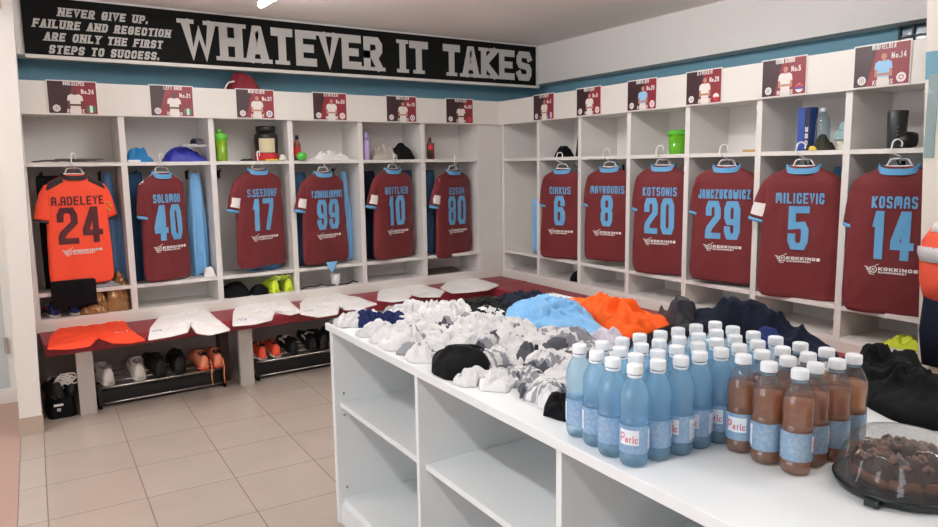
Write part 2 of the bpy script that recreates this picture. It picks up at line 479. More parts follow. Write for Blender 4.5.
# small barred window high in the right wall
M_winframe = mat('dark_window_frame', (40, 62, 72), 0.5)
M_glass = mat('window_glass', (60, 96, 112), 0.1, trans=0.2)
wn = thing('window_1', None, None, RW(3.33, 0.652, 2.02), RZ_R)
wn['kind'] = 'structure'
fr = MB()
fr.box(-0.27, 0.27, -0.012, 0.004, 0, 0.02).box(-0.27, 0.27, -0.012, 0.004, 0.20, 0.22)
for k in range(8):
    x = -0.27 + k*0.0743
    fr.box(x, x + 0.012, -0.012, 0.004, 0, 0.22)
fr.box(-0.27, 0.27, -0.012, 0.004, 0.10, 0.112)
fr.build('window_grille', M_winframe, wn)
MB().box(-0.27, 0.27, 0.0, 0.006, 0, 0.22).build('window_pane', M_glass, wn)

# invented hall window with glowing pane, added out of view as fill light
hw_ = thing('fill_window', None, None, (-6.70, -3.6, 0.75), pi/2)
hw_['kind'] = 'structure'
MB().box(-1.3, 1.3, -.03, .05, 0, .06).box(-1.3, 1.3, -.03, .05, 1.54, 1.60).box(-1.3, -1.24, -.03, .05, .06, 1.54).box(1.24, 1.3, -.03, .05, .06, 1.54).box(-.03, .03, -.03, .05, .06, 1.54).build('fill_window_frame', M_edge, hw_)
MB().box(-1.24, 1.24, .0, .01, .06, 1.54).build('window_pane', mat('fill_glow_pane', (226, 238, 250), .3, emis=2.0), hw_)

# grey door in the hall, seen past the pier
M_door = mat('pale_grey_door', (188, 194, 194), 0.4)
M_plinth = mat('white_plinth', (226, 222, 216), 0.5)
dr = thing('door_1', None, None, (-4.19, 0.215, 0), TH)
dr['kind'] = 'structure'
MB().box(-0.9, 0.40, 0, 0.04, 0.09, 1.78).build('door_leaf', M_door, dr)
MB().box(-0.9, 0.46, -0.03, 0.06, 0, 0.09).build('door_sill', M_plinth, dr)
MB().box(0.40, 0.46, -0.01, 0.06, 0.09, 1.84).box(-0.9, 0.46, -0.01, 0.06, 1.78, 1.84).build('door_frame', M_plinth, dr)
hg = MB()
for z in (0.32, 1.45): hg.lathe([(0, .012), (.1, .012)], 8, 0.40, -0.02, z)
hg.build('door_hinge', M_steel, dr)

# partition end at the right of the right lockers
M_part = mat('partition_cream', (224, 217, 206), 0.5)
def part_edge(z): return 3.638 + (1.81 - z)*0.0412
mb_ = MB(); mb_.loft([[(part_edge(z), -.16, z), (5.2, -.16, z), (5.2, -.14, z), (part_edge(z), -.14, z)] for z in (0, CZ - .003)])
struct('wall_partition', mb_, M_part, rz=RZ_R)
mb_ = MB(); mb_.loft([[(part_edge(z), -.1605, z), (5.2, -.1605, z), (5.2, -.1598, z), (part_edge(z), -.1598, z)] for z in (1.80, 1.92)])
struct('trim_4', mb_, M_blue, rz=RZ_R)

# ================================================================== LOCKERS
HZ = 2.0; HB = 1.803; US = 1.508; LS = 0.702; BS = 0.535; BB = 0.455
def make_lockers(frame, xs, xa, xb, depth, label):
    fw, rz = FR[frame]
    root = thing('open_locker_unit', label, 'locker', fw(0, 0, 0), rz, None)
    for x in xs:
        MB().box(x-.019, x+.019, 0, depth, BB, HB).build('divider', M_white, root, bevel=.0015)
    MB().box(xa, xb, -0.02, 0.0, HB-.004, HZ).build('header_board', M_edge, root, bevel=.002)
    MB().box(xa, xb, 0.0, depth, HB, HB+.022).build('top_board', M_white, root)
    MB().box(xa, xb, depth, depth+.006, BB, HB).build('back_panel', M_back, root)
    MB().box(xa, xb, 0.003, depth, BS-.02, BS).build('base_shelf', M_white, root)
    MB().box(xa, xb, -0.004, 0.016, BB-.0, BS-.02).build('base_board', M_edge, root)
    MB().box(xa, xb, 0.10, depth, 0, BB).build('plinth_panel', M_grey_board, root)
    for a, b in zip(xs[:-1], xs[1:]):
        MB().box(a+.019, b-.019, 0.0015, depth, US-.024, US).build('upper_shelf', M_white, root, bevel=.001)
        MB().box(a+.019, b-.019, 0.0, depth, LS-.024, LS).build('lower_shelf', M_white, root, bevel=.001)
        for q in (-.17, .17):
            xm = (a+b)/2 + q
            h = MB()
            h.box(xm-.01, xm+.01, depth-.004, depth, 1.385, 1.445)
            h.tube([(xm, depth-.004, 1.43), (xm, depth-.04, 1.425), (xm, depth-.055, 1.44), (xm, depth-.06, 1.455)], .004, 6)
            h.tube([(xm, depth-.004, 1.40), (xm, depth-.03, 1.39), (xm, depth-.04, 1.405)], .004, 6)
            h.build('coat_hook', M_blackplastic, root, smooth=True)
    # screw heads on the divider fronts
    return root
XL = [-3.619, -3.055, -2.490, -1.926, -1.361, -0.797, -0.232]
XR = [0.031, 0.555, 1.083, 1.611, 2.138, 2.666, 3.194, 3.722]
DL = 0.30; DR = 0.36
lk = make_lockers('L', XL, -3.638, -0.002, DL, 'white open locker run along the back wall under the black banner')
MB().box(-0.213, 0.010, 0.0, 0.018, BB, HB).build('filler_panel', M_white, lk)
rk = make_lockers('R', XR, 0.012, 3.741, DR, 'white open locker run along the right wall behind the counter')

# ================================================================== BANNER
def banner():
    x0, x1, z0, z1 = -3.545, 0.475, 2.168, 2.512
    root = thing('wall_banner', 'long black banner with grey slogan above the left lockers', 'banner', ((x0+x1)/2, 0.10, z0), 0)
    cx = (x0+x1)/2
    MB().box(x0-cx, x1-cx, -0.014, -0.002, 0, z1-z0).build('banner_board', M_black, root)
    MB().box(x0-cx, x1-cx+.03, -0.03, -0.002, -0.024, -0.002).build('banner_ledge', M_edge, root)
    fn = lambda u, v: (u-cx, -0.0165, v-z0)
    for s, xa, xb in (('WHATEVER', -2.625, -1.105), ('IT', -0.960, -0.680), ('TAKES', -0.535, 0.420)):
        b = MB(); text(b, s, xa, xb, 2.205, 2.462, 0.058, fn, gap=.13, space=.3, font=GS, slab=True, sub=1); b.build('slogan_word', M_grey_letter, root)
    for s, xa, xb, zc in (('NEVER GIVE UP.', -3.355, -2.840, 2.432), ('FAILURE AND REGECTION', -3.495, -2.700, 2.356),
                          ('ARE ONLY THE FIRST', -3.440, -2.755, 2.280), ('STEPS TO SUCCESS.', -3.420, -2.785, 2.204)):
        b = MB(); text(b, s, xa, xb, zc-.026, zc+.026, 0.0125, fn, gap=.22, space=.75, font=GS, slab=True, skew=.22, sub=1); b.build('motto_line', M_grey_letter, root)
banner()

# ================================================================== POSTERS
M_paper = mat('white_photo_paper', (232, 226, 222), 0.4)
M_pdark = mat('poster_dark_print', (58, 34, 38), 0.4)
M_pmar = mat('poster_maroon_print', (132, 40, 50), 0.4)
M_pskin = mat('poster_skin_print', (186, 134, 112), 0.5)
M_pskin2 = mat('poster_dark_skin_print', (92, 62, 54), 0.5)
M_pshirt = mat('poster_white_shirt_print', (228, 220, 214), 0.5)
M_pshirtb = mat('poster_blue_shirt_print', (150, 196, 232), 0.5)
M_red = mat('flag_red', (200, 50, 56), 0.5)
M_greenp = mat('flag_green', (60, 120, 90), 0.5)
M_bluep = mat('flag_blue', (60, 80, 170), 0.5)
M_greyp = mat('poster_grey_print', (150, 140, 140), 0.5)
def flat_poly(mb, pts, y): mb.add([(p[0], y, p[1]) for p in pts], [tuple(range(len(pts)))])
def disc(cx, cz, r, n=20): return [(cx + r*cos(2*pi*k/n), cz + r*sin(2*pi*k/n)) for k in range(n)]
def poster(frame, c, number, role, name, label, skin=0, blue=False, flag='white', dark=0.5, tall=False):
    fw, rz = FR[frame]
    W, H = 0.278, 0.205
    root = thing('player_poster', label, 'poster', fw(c, -0.0225, 1.803), rz, 'player posters along the locker headers')
    MB().box(-W/2, W/2, -0.002, 0, 0, H).build('paper_sheet', M_paper, root)
    e = .006
    m = MB(); flat_poly(m, [(-W/2+e, e), (W/2-e, e), (W/2-e, H-e), (-W/2+e, H-e)], -.0026); m.build('maroon_print', M_pmar, root)
    m = MB(); xd = -W/2 + e + (W-2*e)*dark
    flat_poly(m, [(-W/2+e, e), (xd-.03, e), (xd+.02, H-e), (-W/2+e, H-e)], -.0030); m.build('dark_print', M_pdark, root)
    # player figure: arms-folded bust
    px = 0.012
    sk = M_pskin2 if skin else M_pskin
    m = MB(); flat_poly(m, disc(px, .142, .0145), -.0034); m.build('figure_head', sk, root)
    m = MB(); flat_poly(m, [(px-.008, .115), (px+.008, .115), (px+.008, .135), (px-.008, .135)], -.0033)
    m.build('figure_neck', sk, root)
    for q in (-1, 1):
        m = MB(); flat_poly(m, [(px+q*.042, .085), (px+q*.030, .085), (px+q*.028, .050), (px+q*.042, .045)], -.0034); m.build('figure_arm', sk, root)
    m = MB(); flat_poly(m, [(px-.034, .052), (px+.034, .052), (px+.038, .064), (px-.038, .064)], -.0042); m.build('figure_forearms', sk, root)
    m = MB(); flat_poly(m, [(px-.028, .045), (px+.028, .045), (px+.030, .085), (px+.044, .082), (px+.040, .112), (px+.022, .124), (px, .118), (px-.022, .124), (px-.040, .112), (px-.044, .082), (px-.030, .085)], -.0038)
    m.build('figure_shirt', M_pshirtb if blue else M_pshirt, root)
    m = MB(); flat_poly(m, [(px-.030, e), (px+.030, e), (px+.028, .046), (px-.028, .046)], -.0036); m.build('figure_shorts', M_pshirt, root)
    fn = lambda u, v: (u, -.0046, v)
    m = MB(); text(m, role, px-.06, px+.056, H-.030, H-.005, .0040, fn, gap=.3, sub=1); m.build('role_lettering', M_whiteprint, root)
    m = MB(); text(m, 'No.' + number, .048, .118 if len(number) > 1 else .104, .126, .155, .0045, fn, gap=.32, sub=1); m.build('number_lettering', M_whiteprint, root)
    m = MB(); text(m, name, px-.048, px+.048, .010, .032, .0036, fn, gap=.3, sub=1); m.build('name_lettering', M_whiteprint, root)
    b = MB(); flat_poly(b, disc(-.092, .036, .021), -.0036); bd = b.build('club_badge', M_paper, root)
    b = MB(); b.tube([(-.092+.012*cos(k*pi/6), -.0038, .036+.012*sin(k*pi/6)) for k in range(12)], .0015, 4, True)
    flat_poly(b, disc(-.092, .036, .005), -.0040); b.build('badge_emblem', M_greyp, bd)
    b = MB()
    fx = .098
    if flag == 'italy' or flag == 'france':
        flat_poly(b, [(fx-.008, .014), (fx+.008, .014), (fx+.008, .056), (fx-.008, .056)], -.0036); b.build('flag_disc', M_paper, root)
        b = MB(); flat_poly(b, [(fx-.024, .016), (fx-.008, .014), (fx-.008, .056), (fx-.024, .054)], -.0037); b.build('flag_band', M_greenp if flag == 'italy' else M_bluep, root)
        b = MB(); flat_poly(b, [(fx+.024, .016), (fx+.008, .014), (fx+.008, .056), (fx+.024, .054)], -.0037); b.build('flag_band', M_red if flag == 'france' else M_greenp, root)
    else:
        flat_poly(b, disc(fx, .036, .023), -.0036)
        fd = b.build('flag_disc', {'red': M_red}.get(flag, M_paper), root)
        b = MB()
        if flag == 'poland': flat_poly(b, [(fx + .023*cos(pi + pi*k/12), .036 + .023*sin(pi + pi*k/12)) for k in range(13)], -.0039); b.build('flag_band', M_red, fd)
        elif flag == 'serbia':
            flat_poly(b, [(fx-.0228, .030), (fx+.0228, .030), (fx+.0228, .042), (fx-.0228, .042)], -.0039); b.build('flag_band', M_bluep, fd)
            b = MB(); flat_poly(b, [(fx-.0225, .042), (fx+.0225, .042), (fx+.012, .056), (fx-.012, .056)], -.0039); b.build('flag_band', M_red, fd)
        elif flag == 'blue':
            b.tube([(fx+.010*cos(k*pi/6), -.0038, .036+.010*sin(k*pi/6)) for k in range(12)], .003, 4, True); b.build('flag_emblem', M_bluep, fd)
        elif flag == 'white':
            b.tube([(fx+.011*cos(k*pi/6), -.0038, .036+.009*sin(k*pi/6)) for k in range(12)], .002, 4, True); b.build('flag_emblem', M_red, fd)
    return root
PO = [('L', -3.321, '24', 'GOALKEEPER', 'ADELEYE', 'poster reading GOALKEEPER No.24, leftmost on the left locker header', 1, False, 'italy', .45),
      ('L', -2.739, '21', 'LEFT BACK', 'SOLOMOU', 'poster reading No.21 above the number 40 jersey', 1, False, 'italy', .30),
      ('L', -2.181, '37', 'MIDFIELDER', 'SEEDORF', 'poster reading No.37 above the number 17 jersey', 0, False, 'blue', .35),
      ('L', -1.616, '99', 'STRIKER', 'CHARALAMPOUS', 'poster reading STRIKER No.99 above the number 99 jersey', 0, False, 'white', .30),
      ('L', -1.004, '10', 'MIDFIELDER', 'GOTTLIEB', 'poster reading No.10 above the number 10 jersey', 0, False, 'blue', .55),
      ('L', -0.447, '80', 'MIDFIELDER', 'EDSON', 'poster reading No.80, last one on the left header before the corner', 1, False, 'red', .6),
      ('R', 0.662, '6', 'DEFENDER', 'CIRKUS', 'poster reading No.6, first one on the right header beside the corner', 0, False, 'france', .5),
      ('R', 1.211, '8', 'MIDFIELDER', 'MAVROUDIS', 'poster reading No.8 above the number 8 jersey', 0, False, 'white', .5),
      ('R', 1.755, '20', 'MIDFIELDER', 'KOTSONIS', 'poster of a player in a light blue shirt reading No.20', 0, True, 'white', .55),
      ('R', 2.279, '29', 'STRIKER', 'JANCZUKOWICZ', 'poster reading No.29 with a white and red flag', 0, False, 'poland', .45),
      ('R', 2.830, '5', 'CENTRAL DEFENDER', 'MILICEVIC', 'poster reading CENTRAL DEFENDER No.5', 0, False, 'serbia', .40),
      ('R', 3.361, '14', 'MIDFIELDER', 'KOSMAS', 'large poster of a light blue shirted player reading No.14 at the right end', 0, True, 'white', .35)]
for p in PO: poster(p[0], p[1], p[2], p[3], p[4], p[5], p[6], p[7], p[8], p[9])

# ================================================================== HANGERS AND JERSEYS
HY = 0.034
def hanger_mesh(yaw):
    mb = MB(); r = 0.0042
    ph = radians(48); y0 = 0.005
    def H(h, z): return (h*cos(ph), y0 + h*sin(ph), z)
    pts = []
    R_ = .0215
    for k in range(13):                                  # loop over the shelf edge
        a = radians(-35 + k*215/12)
        pts.append(H(R_*cos(a), .002 + R_*sin(a)))
    st = pts[-1]
    pts += [(st[0]*1.0, st[1]-.008, -.022), (st[0]*.75, -.012, -.040), (.004, .004, -.050), (.010, .020, -.059), (.004, HY, -.068)]
    mb.tube(pts, r, 8)
    cy_, sy_ = cos(radians(yaw)), sin(radians(yaw))
    class T_:
        def tube(s, pts, *a): mb.tube([(p[0]*cy_, HY + p[0]*sy_, p[2]) for p in pts], *a)
    yb = 0; mt = T_()
    mt.tube([(-.030,yb,-.068),(.030,yb,-.068),(.040,yb,-.074),(.052,yb,-.098),(.048,yb,-.104),(-.048,yb,-.104),(-.052,yb,-.098),(-.040,yb,-.074)], r, 8, True)
    for s in (-1, 1):
        mt.tube([(s*.050,yb,-.096),(s*.066,yb,-.114),(s*.10,yb,-.140),(s*.14,yb,-.164),(s*.165,yb,-.180)], [r,r,r*1.2,r*1.4,r*1.2], 8)
    return mb
def put_hanger(frame, c, zt, yaw, label):
    fw, rz = FR[frame]
    o = hanger_mesh(yaw).build('clothes_hanger', M_hanger, smooth=True)
    o.location = fw(c, 0, zt); o.rotation_euler = (0, 0, rz)
    tag(o, label, 'hanger', 'white hangers hooked on the locker shelves')
    return o

class Shirt:
    """a football shirt seen from the back, hanging; local x right, z up, -y towards the viewer"""
    H = 0.735
    def __init__(s, w, seed, cut=0.0): s.w = w/0.46; s.seed = seed
    def hw(s, v):
        K = [(0, .080), (.018, .100), (.05, .170), (.075, .197), (.11, .206), (.20, .207), (.30, .212), (.45, .219), (.58, .224), (.66, .226), (.70, .222), (.722, .212), (.735, .196)]
        for (a, b), (c, d) in zip(K[:-1], K[1:]):
            if v <= c:
                t = (v-a)/(c-a); return s.w*(b + (d-b)*t)
        return s.w*K[-1][1]
    def T(s, v):
        return .012 + .026*min(1, v/.09) - .006*max(0, (v-.5)/.235)
    def wr(s, u, v):
        f = min(1, v/.15)
        return f*(.011*nz(u*7+s.seed*3.1, v*2.2, s.seed) + .006*nz(u*14+v*9, v*5-u*4, s.seed*5) + .006*sin(u*26 + s.seed + 2*nz(u*3, v*3, s.seed*2))*max(0, v-.25)*1.6)
    def front(s, u, v):
        v = min(max(v, 0), .735)
        h = s.hw(v); q = min(1, abs(u)/h)
        return -(s.T(v)*(max(0, 1 - q**3.2))**(1/3.2) + s.wr(u, v))
    def body(s):
        rings = []; N = 56
        nv = 44
        for i in range(nv+1):
            v = .735*(i/nv)
            if i <= 2: v = [0, .008, .02][i]
            h = s.hw(v); T = s.T(v); ring = []
            for k in range(N):
                a = 2*pi*k/N; p = 3.2
                cu = abs(cos(a))**(2/p)*(1 if cos(a) >= 0 else -1)
                su = abs(sin(a))**(2/p)*(1 if sin(a) >= 0 else -1)
                u = h*cu
                if su >= 0: d = -(T*su + s.wr(u, v)*(1 if su > .3 else su/.3))
                else: d = -T*.75*su
                # neck dip at the back of the collar, slanted hem
                z = s.H - v
                if v < .03 and su >= 0: z -= .026*max(0, 1-(u/.075)**2)*(1 - v/.03)
                if v > .6: z += .010*nz(u*5, s.seed*7)*((v-.6)/.135)
                ring.append((u, d, z))
            rings.append(ring)
        mb = MB(); mb.loft(rings); return mb
    def sleeve(s, side, out=.0, ln=.245):
        rings = []; mats = []
        n = 14; N = 20
        for i in range(n+1):
            t = i/n
            cx = side*s.w*(.150 + (.036+out)*t**.75)
            z = s.H - (.068 + ln*t)
            ru = .050 - .004*t + .006*sin(t*3)
            rd = .026 + .006*t
            tilt = radians(18)*(1-t) * side
            ring = []
            for k in range(N):
                a = 2*pi*k/N
                du = ru*cos(a); dd = rd*sin(a)
                wv = .004*nz(t*6+s.seed, cos(a)*2, side*3+sin(a))
                ring.append((cx + (du+wv)*cos(tilt), .004 + (.022*t if side > 0 else 0) - dd - wv, z - du*sin(tilt) + side*du*.28))
            rings.append(ring)
        return rings
    def map(s, off=.0022):
        return lambda u, v: (u, s.front(u, v) - off, s.H - v)

def cart_logo(mb, x0, v0, w, fn):
    """shopping-cart outline with a round K badge, then two lines of lettering"""
    h = w*.20; t = h*.07
    f = lambda u, v: fn(u, v0 + h - v)
    def L(pts, wd=t): ribbon(mb, [(x0 + p[0]*h, p[1]*h) for p in pts], wd, f, .02)
    L([(0,.82),(.22,.78),(.42,.22),(1.12,.22)]); L([(.08,.72),(.62,.70)]); L([(.16,.58),(.58,.56)]); L([(.24,.44),(.56,.42)])
    L([(.62,.22),(.5,.05),(.62,0),(1.0,0)]); L([(1.0,.95),(1.35,1.12)])
    L([(.86+.32*cos(k*pi/8), .52+.32*sin(k*pi/8)) for k in range(17)], t*1.3)
    text(mb, 'K', x0+.72*h, x0+1.0*h, .38*h, .66*h, t*1.1, f, sub=1)
    text(mb, 'KOKKINOS', x0+1.32*h, x0+w, .42*h, .80*h, h*.13, f, gap=.22, sub=.02)
    text(mb, 'SUPERMARKET', x0+1.32*h, x0+w*.80, .14*h, .34*h, h*.062, f, gap=.25, sub=.02)

def jersey(frame, c, ctop, hem, yaw, w, name, num, seed, label, namew=.27, numw=.21, goalie=False, patch=False, tilt=0.0, pull=0.0):
    fw, rz = FR[frame]
    sc = (ctop - hem)/0.735
    root = thing('football_jersey', label, 'jersey', fw(c, 0.034, hem), rz + radians(yaw), 'jerseys hanging in the lockers')
    root.scale = (1, 1, sc)
    s = Shirt(w, seed)
    main = M_orange if goalie else M_maroon
    pm = M_dark if goalie else M_sky
    s.body().build('body', main, root, smooth=True)
    for side in (-1, 1):
        rings = s.sleeve(side, (.055 if patch else .006) if side < 0 else -.034) if not goalie else s.sleeve(side, .055 if side < 0 else .05)
        mb = MB(); mb.loft(rings[:-1]); sl = mb.build('sleeve', main, root, smooth=True)
        mb = MB(); k = rings[-2:]
        cc = [[( (p[0]-sum(q[0] for q in r)/len(r))*1.05 + sum(q[0] for q in r)/len(r), p[1]*1.05, p[2]) for p in r] for r in k]
        mb.loft(cc); mb.build('cuff', pm, sl, smooth=True)
        if patch and side == -1:
            pb = MB(); r0, r1, r2 = rings[8], rings[10], rings[12]
            idx = [3, 4, 5, 6, 7, 8]
            vs = []
            for r in (r0, r1, r2):
                for i in idx: vs.append((r[i][0]-.001, r[i][1]-.003, r[i][2]))
            fs = [(a*6+i, a*6+i+1, a*6+6+i+1, a*6+6+i) for a in range(2) for i in range(5)]
            pb.add(vs, fs); pb.build('sleeve_patch', M_whiteprint, sl)
        if goalie and side == 1:
            pb = MB(); M_y = mat('yellow_print', (220, 180, 60), .6)
            r0 = rings[7]
            for q, (dx, dz) in enumerate([(0,0), (.014,-.02), (-.01,-.03), (.006,-.05)]):
                p = r0[5]
                pb.tube([(p[0]+dx, p[1]-.004, p[2]+dz), (p[0]+dx+.02, p[1]-.004, p[2]+dz-.012)], .005, 5)
            pb.build('sleeve_patch', M_y, sl)
    # collar ring
    mb = MB(); rings = []
    n = 36
    for k in range(n):
        a = 2*pi*k/n
        u = .086*s.w*cos(a); d = .034*sin(a)
        zz = s.H + .006 - .030*max(0, sin(a)) + .0*(1-sin(a)) - .018*max(0, -sin(a))
        zz -= .006*abs(cos(a))
        o = Vector((cos(a)*.6, -sin(a), 0)).normalized()
        p = Vector((u, -d, zz))
        rings.append([p + o*.006 + Vector((0,0,-.021)), p + o*.004 + Vector((0,0,.010)), p - o*.002 + Vector((0,0,.010)), p - o*.002 + Vector((0,0,-.021))])
    rings.append(rings[0]); mb.loft(rings, False, False)
    mb.build('collar', pm if not goalie else M_dark, root, smooth=False)
    fn = s.map(.003)
    if goalie:   # dark shoulder yoke
        for side in (-1, 1):
            mb = MB(); vs = []; fs = []; na = 10; nb = 6
            for i in range(na+1):
                u = s.w*(.086 + (.20-.086)*i/na)
                vt = None
                for q in range(200):
                    v = q*.001
                    if s.hw(v) > u: vt = v; break
                if vt is None: vt = .1
                ve = .052 + .055*i/na
                if ve < vt: ve = vt
                for j in range(nb+1):
                    v = vt + (ve-vt)*j/nb
                    p = fn(u, v); vs.append((side*p[0], p[1]-.001, p[2]))
            for i in range(na):
                for j in range(nb):
                    a = i*(nb+1)+j; fs.append((a, a+1, a+nb+2, a+nb+1))
            mb.add(vs, fs); mb.build('shoulder_yoke', M_dark, root, smooth=True)
    lm = mat('dark_maroon_print', (84, 28, 36), .6) if goalie else M_sky
    f2 = lambda u, v: fn(u, -v)
    mb = MB(); text(mb, name, -namew/2, namew/2, -.206, -.148, .0092, f2, gap=.28, sub=.02); mb.build('name_lettering', lm, root)
    mb = MB(); text(mb, num, -numw/2, numw/2, -.460, -.220, .038, f2, gap=.22, sub=.02); mb.build('number_print', lm, root)
    mb = MB(); cart_logo(mb, -.115, .490, .235, fn); mb.build('sponsor_print', M_whiteprint, root)
    put_hanger(frame, c, ctop + 0.112 - .01, yaw, 'white plastic hanger holding the %s' % ('orange number 24 jersey' if goalie else 'maroon number %s jersey' % num))
    return root

jersey('L', -3.345, 1.440, 0.738, 8, .385, 'A.ADELEYE', '24', 1, 'orange goalkeeper jersey with dark shoulders and number 24', .30, .255, goalie=True)
jersey('L', -2.825, 1.440, 0.712, 22, .355, 'SOLOMOU', '40', 2, 'maroon jersey with light blue number 40 on a white hanger', .205, .205)
jersey('L', -2.170, 1.450, 0.745, 20, .44, 'S.SEEDORF', '17', 3, 'maroon jersey with light blue number 17 and white sleeve patch', .27, .185, patch=True)
jersey('L', -1.670, 1.422, 0.725, 18, .45, 'V.CHARALAMPOUS', '99', 4, 'maroon jersey with light blue number 99', .30, .215, patch=True)
jersey('L', -1.070, 1.436, 0.712, 16, .46, 'GOTTLIEB', '10', 5, 'maroon jersey with light blue number 10', .255, .175, patch=True)
jersey('L', -0.487, 1.418, 0.675, 15, .46, 'EDSON', '80', 6, 'maroon jersey with light blue number 80, nearest the corner', .19, .225, patch=True)
jersey('R', 0.835, 1.418, 0.705, 18, .42, 'CIRKUS', '6', 7, 'maroon jersey with light blue number 6', .197, .100)
jersey('R', 1.385, 1.430, 0.742, 18, .42, 'MAVROUDIS', '8', 8, 'maroon jersey with light blue number 8', .28, .100)
jersey('R', 1.905, 1.440, 0.708, 18, .43, 'KOTSONIS', '20', 9, 'maroon jersey with light blue number 20', .245, .215)
jersey('R', 2.425, 1.432, 0.725, 18, .44, 'JANCZUKOWICZ', '29', 10, 'maroon jersey with light blue number 29', .32, .210)
jersey('R', 2.935, 1.428, 0.700, 17, .46, 'MILICEVIC', '5', 11, 'maroon jersey with light blue number 5', .25, .105, patch=True)
jersey('R', 3.445, 1.425, 0.697, 14, .46, 'KOSMAS', '14', 12, 'maroon jersey with light blue number 14, rightmost', .195, .180)

# ================================================================== CLOTH BUILDERS
def resample(pts, n, cut=.2):
    P = [Vector((p[0], p[1])) for p in pts]
    for _ in range(1):                                   # one round of corner cutting
        Q = []
        for i in range(len(P)):
            a, b = P[i], P[(i+1) % len(P)]
            Q += [a.lerp(b, cut), a.lerp(b, 1-cut)]
        P = Q
    L = [0]
    for i in range(len(P)): L.append(L[-1] + (P[(i+1) % len(P)] - P[i]).length)
    out = []
    j = 0
    for k in range(n):
        d = L[-1]*k/n
        while L[j+1] < d: j += 1
        t = (d - L[j])/max(1e-9, L[j+1]-L[j])
        out.append(P[j].lerp(P[(j+1) % len(P)], t))
    return out
def heap(name, m, pts, z, h, seed, label=None, cat=None, group=None, flat=2.5, fold=.6, fs=9.0, parent=None, n=168, rings=40, slope=None, edge=.004, cut=.14, ridges=None, rw=.011):
    """a crumpled piece of cloth lying on the plane z inside the outline pts: a soft body broken by fold ridges"""
    O = resample(pts, n, cut)
    c = Vector((sum(p.x for p in O)/n, sum(p.y for p in O)/n))
    size = sum((p-c).length for p in O)/n
    rnd = random.Random(int(seed*977) + 13)
    nr = ridges if ridges is not None else int(10 + 60*size)
    RG = []
    main = rnd.uniform(0, pi)
    for _ in range(nr):
        q = O[rnd.randrange(n)]; f_ = rnd.uniform(0, .95)
        o = c + (q-c)*f_
        a = main + rnd.gauss(0, .75)
        RG.append((o.x, o.y, cos(a), sin(a), size*rnd.uniform(.25, .8), rw*rnd.uniform(.6, 1.8), rnd.uniform(.4, 1.0), rnd.uniform(-3, 3)))
    mb = MB(); R_ = []
    def fold_at(x, y):
        s_ = 0.0
        for ox, oy, ca, sa, ln, wd, am, cv in RG:
            dx, dy = x-ox, y-oy
            u = dx*ca + dy*sa
            if abs(u) > ln: continue
            v = -dx*sa + dy*ca + cv*u*u
            e = abs(v)/wd
            if e > 4: continue
            s_ += am*math.exp(-e)*(1 - (u/ln)**2)
        return min(1.3, s_)
    R_.append([(p.x, p.y, z) for p in O])
    for i in range(rings):
        r = 1 - i/rings
        ring = []
        for p in O:
            x = c.x + (p.x-c.x)*r; y = c.y + (p.y-c.y)*r
            pr = (1 - r**flat)**.6 if r < 1 else 0
            low = .5 + .9*nz(x*fs*.55, y*fs*.55, seed*.9)
            hh = edge + h*pr*((1-fold)*(.6 + .4*max(0, low)) + fold*(.35*max(0, low) + .62*fold_at(x, y)))
            hh += edge*.5*nz(x*40, y*40, seed)
            if fold > .38:        # narrow valleys where the cloth tucks under itself
                wx = x + .035*nz(x*11, y*11, seed+3); wy = y + .035*nz(x*11+7, y*11, seed+5)
                c1 = max(0, 1 - abs(nz(wx*fs*.95, wy*fs*.95, seed*1.3))*5.5)
                c2 = max(0, 1 - abs(nz(wx*fs*2.0+9, wy*fs*2.0, seed*2.1))*4.5)
                hh -= pr*min(min(h*.36, .017)*c1 + min(h*.12, .006)*c2, max(0, hh-.003)*.7)
            ring.append((x, y, z + max(.001, hh)))
        R_.append(ring)
    mb.loft(R_)
    o = mb.build(name, m, parent, smooth=True)
    return tag(o, label, cat, group)

def drape(name, m, frame, x0, x1, y, z0, z1, seed, label, cat, top=None, depth=.03, folds=5, amp=.012, taper=0.0, group=None, slant=0.0, skew=0.0):
    """a garment hanging down inside a locker from z1 to z0"""
    fw, rz = FR[frame]
    cx = (x0+x1)/2; hw = (x1-x0)/2
    rings = []; N = 44; nv = 18
    ht = hw if top is None else top/2
    for i in range(nv+1):
        t = i/nv
        wd = ht + (hw-ht)*min(1, t*2.2) - taper*t
        ring = []
        for k in range(N):
            a = 2*pi*k/N
            cu = abs(cos(a))**.7*(1 if cos(a) >= 0 else -1)
            u = wd*cu*(1 - .10*(i == 0))
            d = depth*.5*sin(a)*(.6 if i in (0, nv) else 1) + amp*sin(u/hw*folds + seed + 1.5*nz(u*8, t*2, seed))*(.3 + t)
            z = z1 - (z1-z0)*t + .02*nz(u*12, t*3, seed+4)*t + slant*u*t
            ring.append((u + skew*t, -d, z - z0))
        rings.append(ring)
    mb = MB(); mb.loft(rings)
    o = mb.build(name, m, None, smooth=True)
    o.location = fw(cx, y, z0); o.rotation_euler = (0, 0, rz)
    return tag(o, label, cat, group)

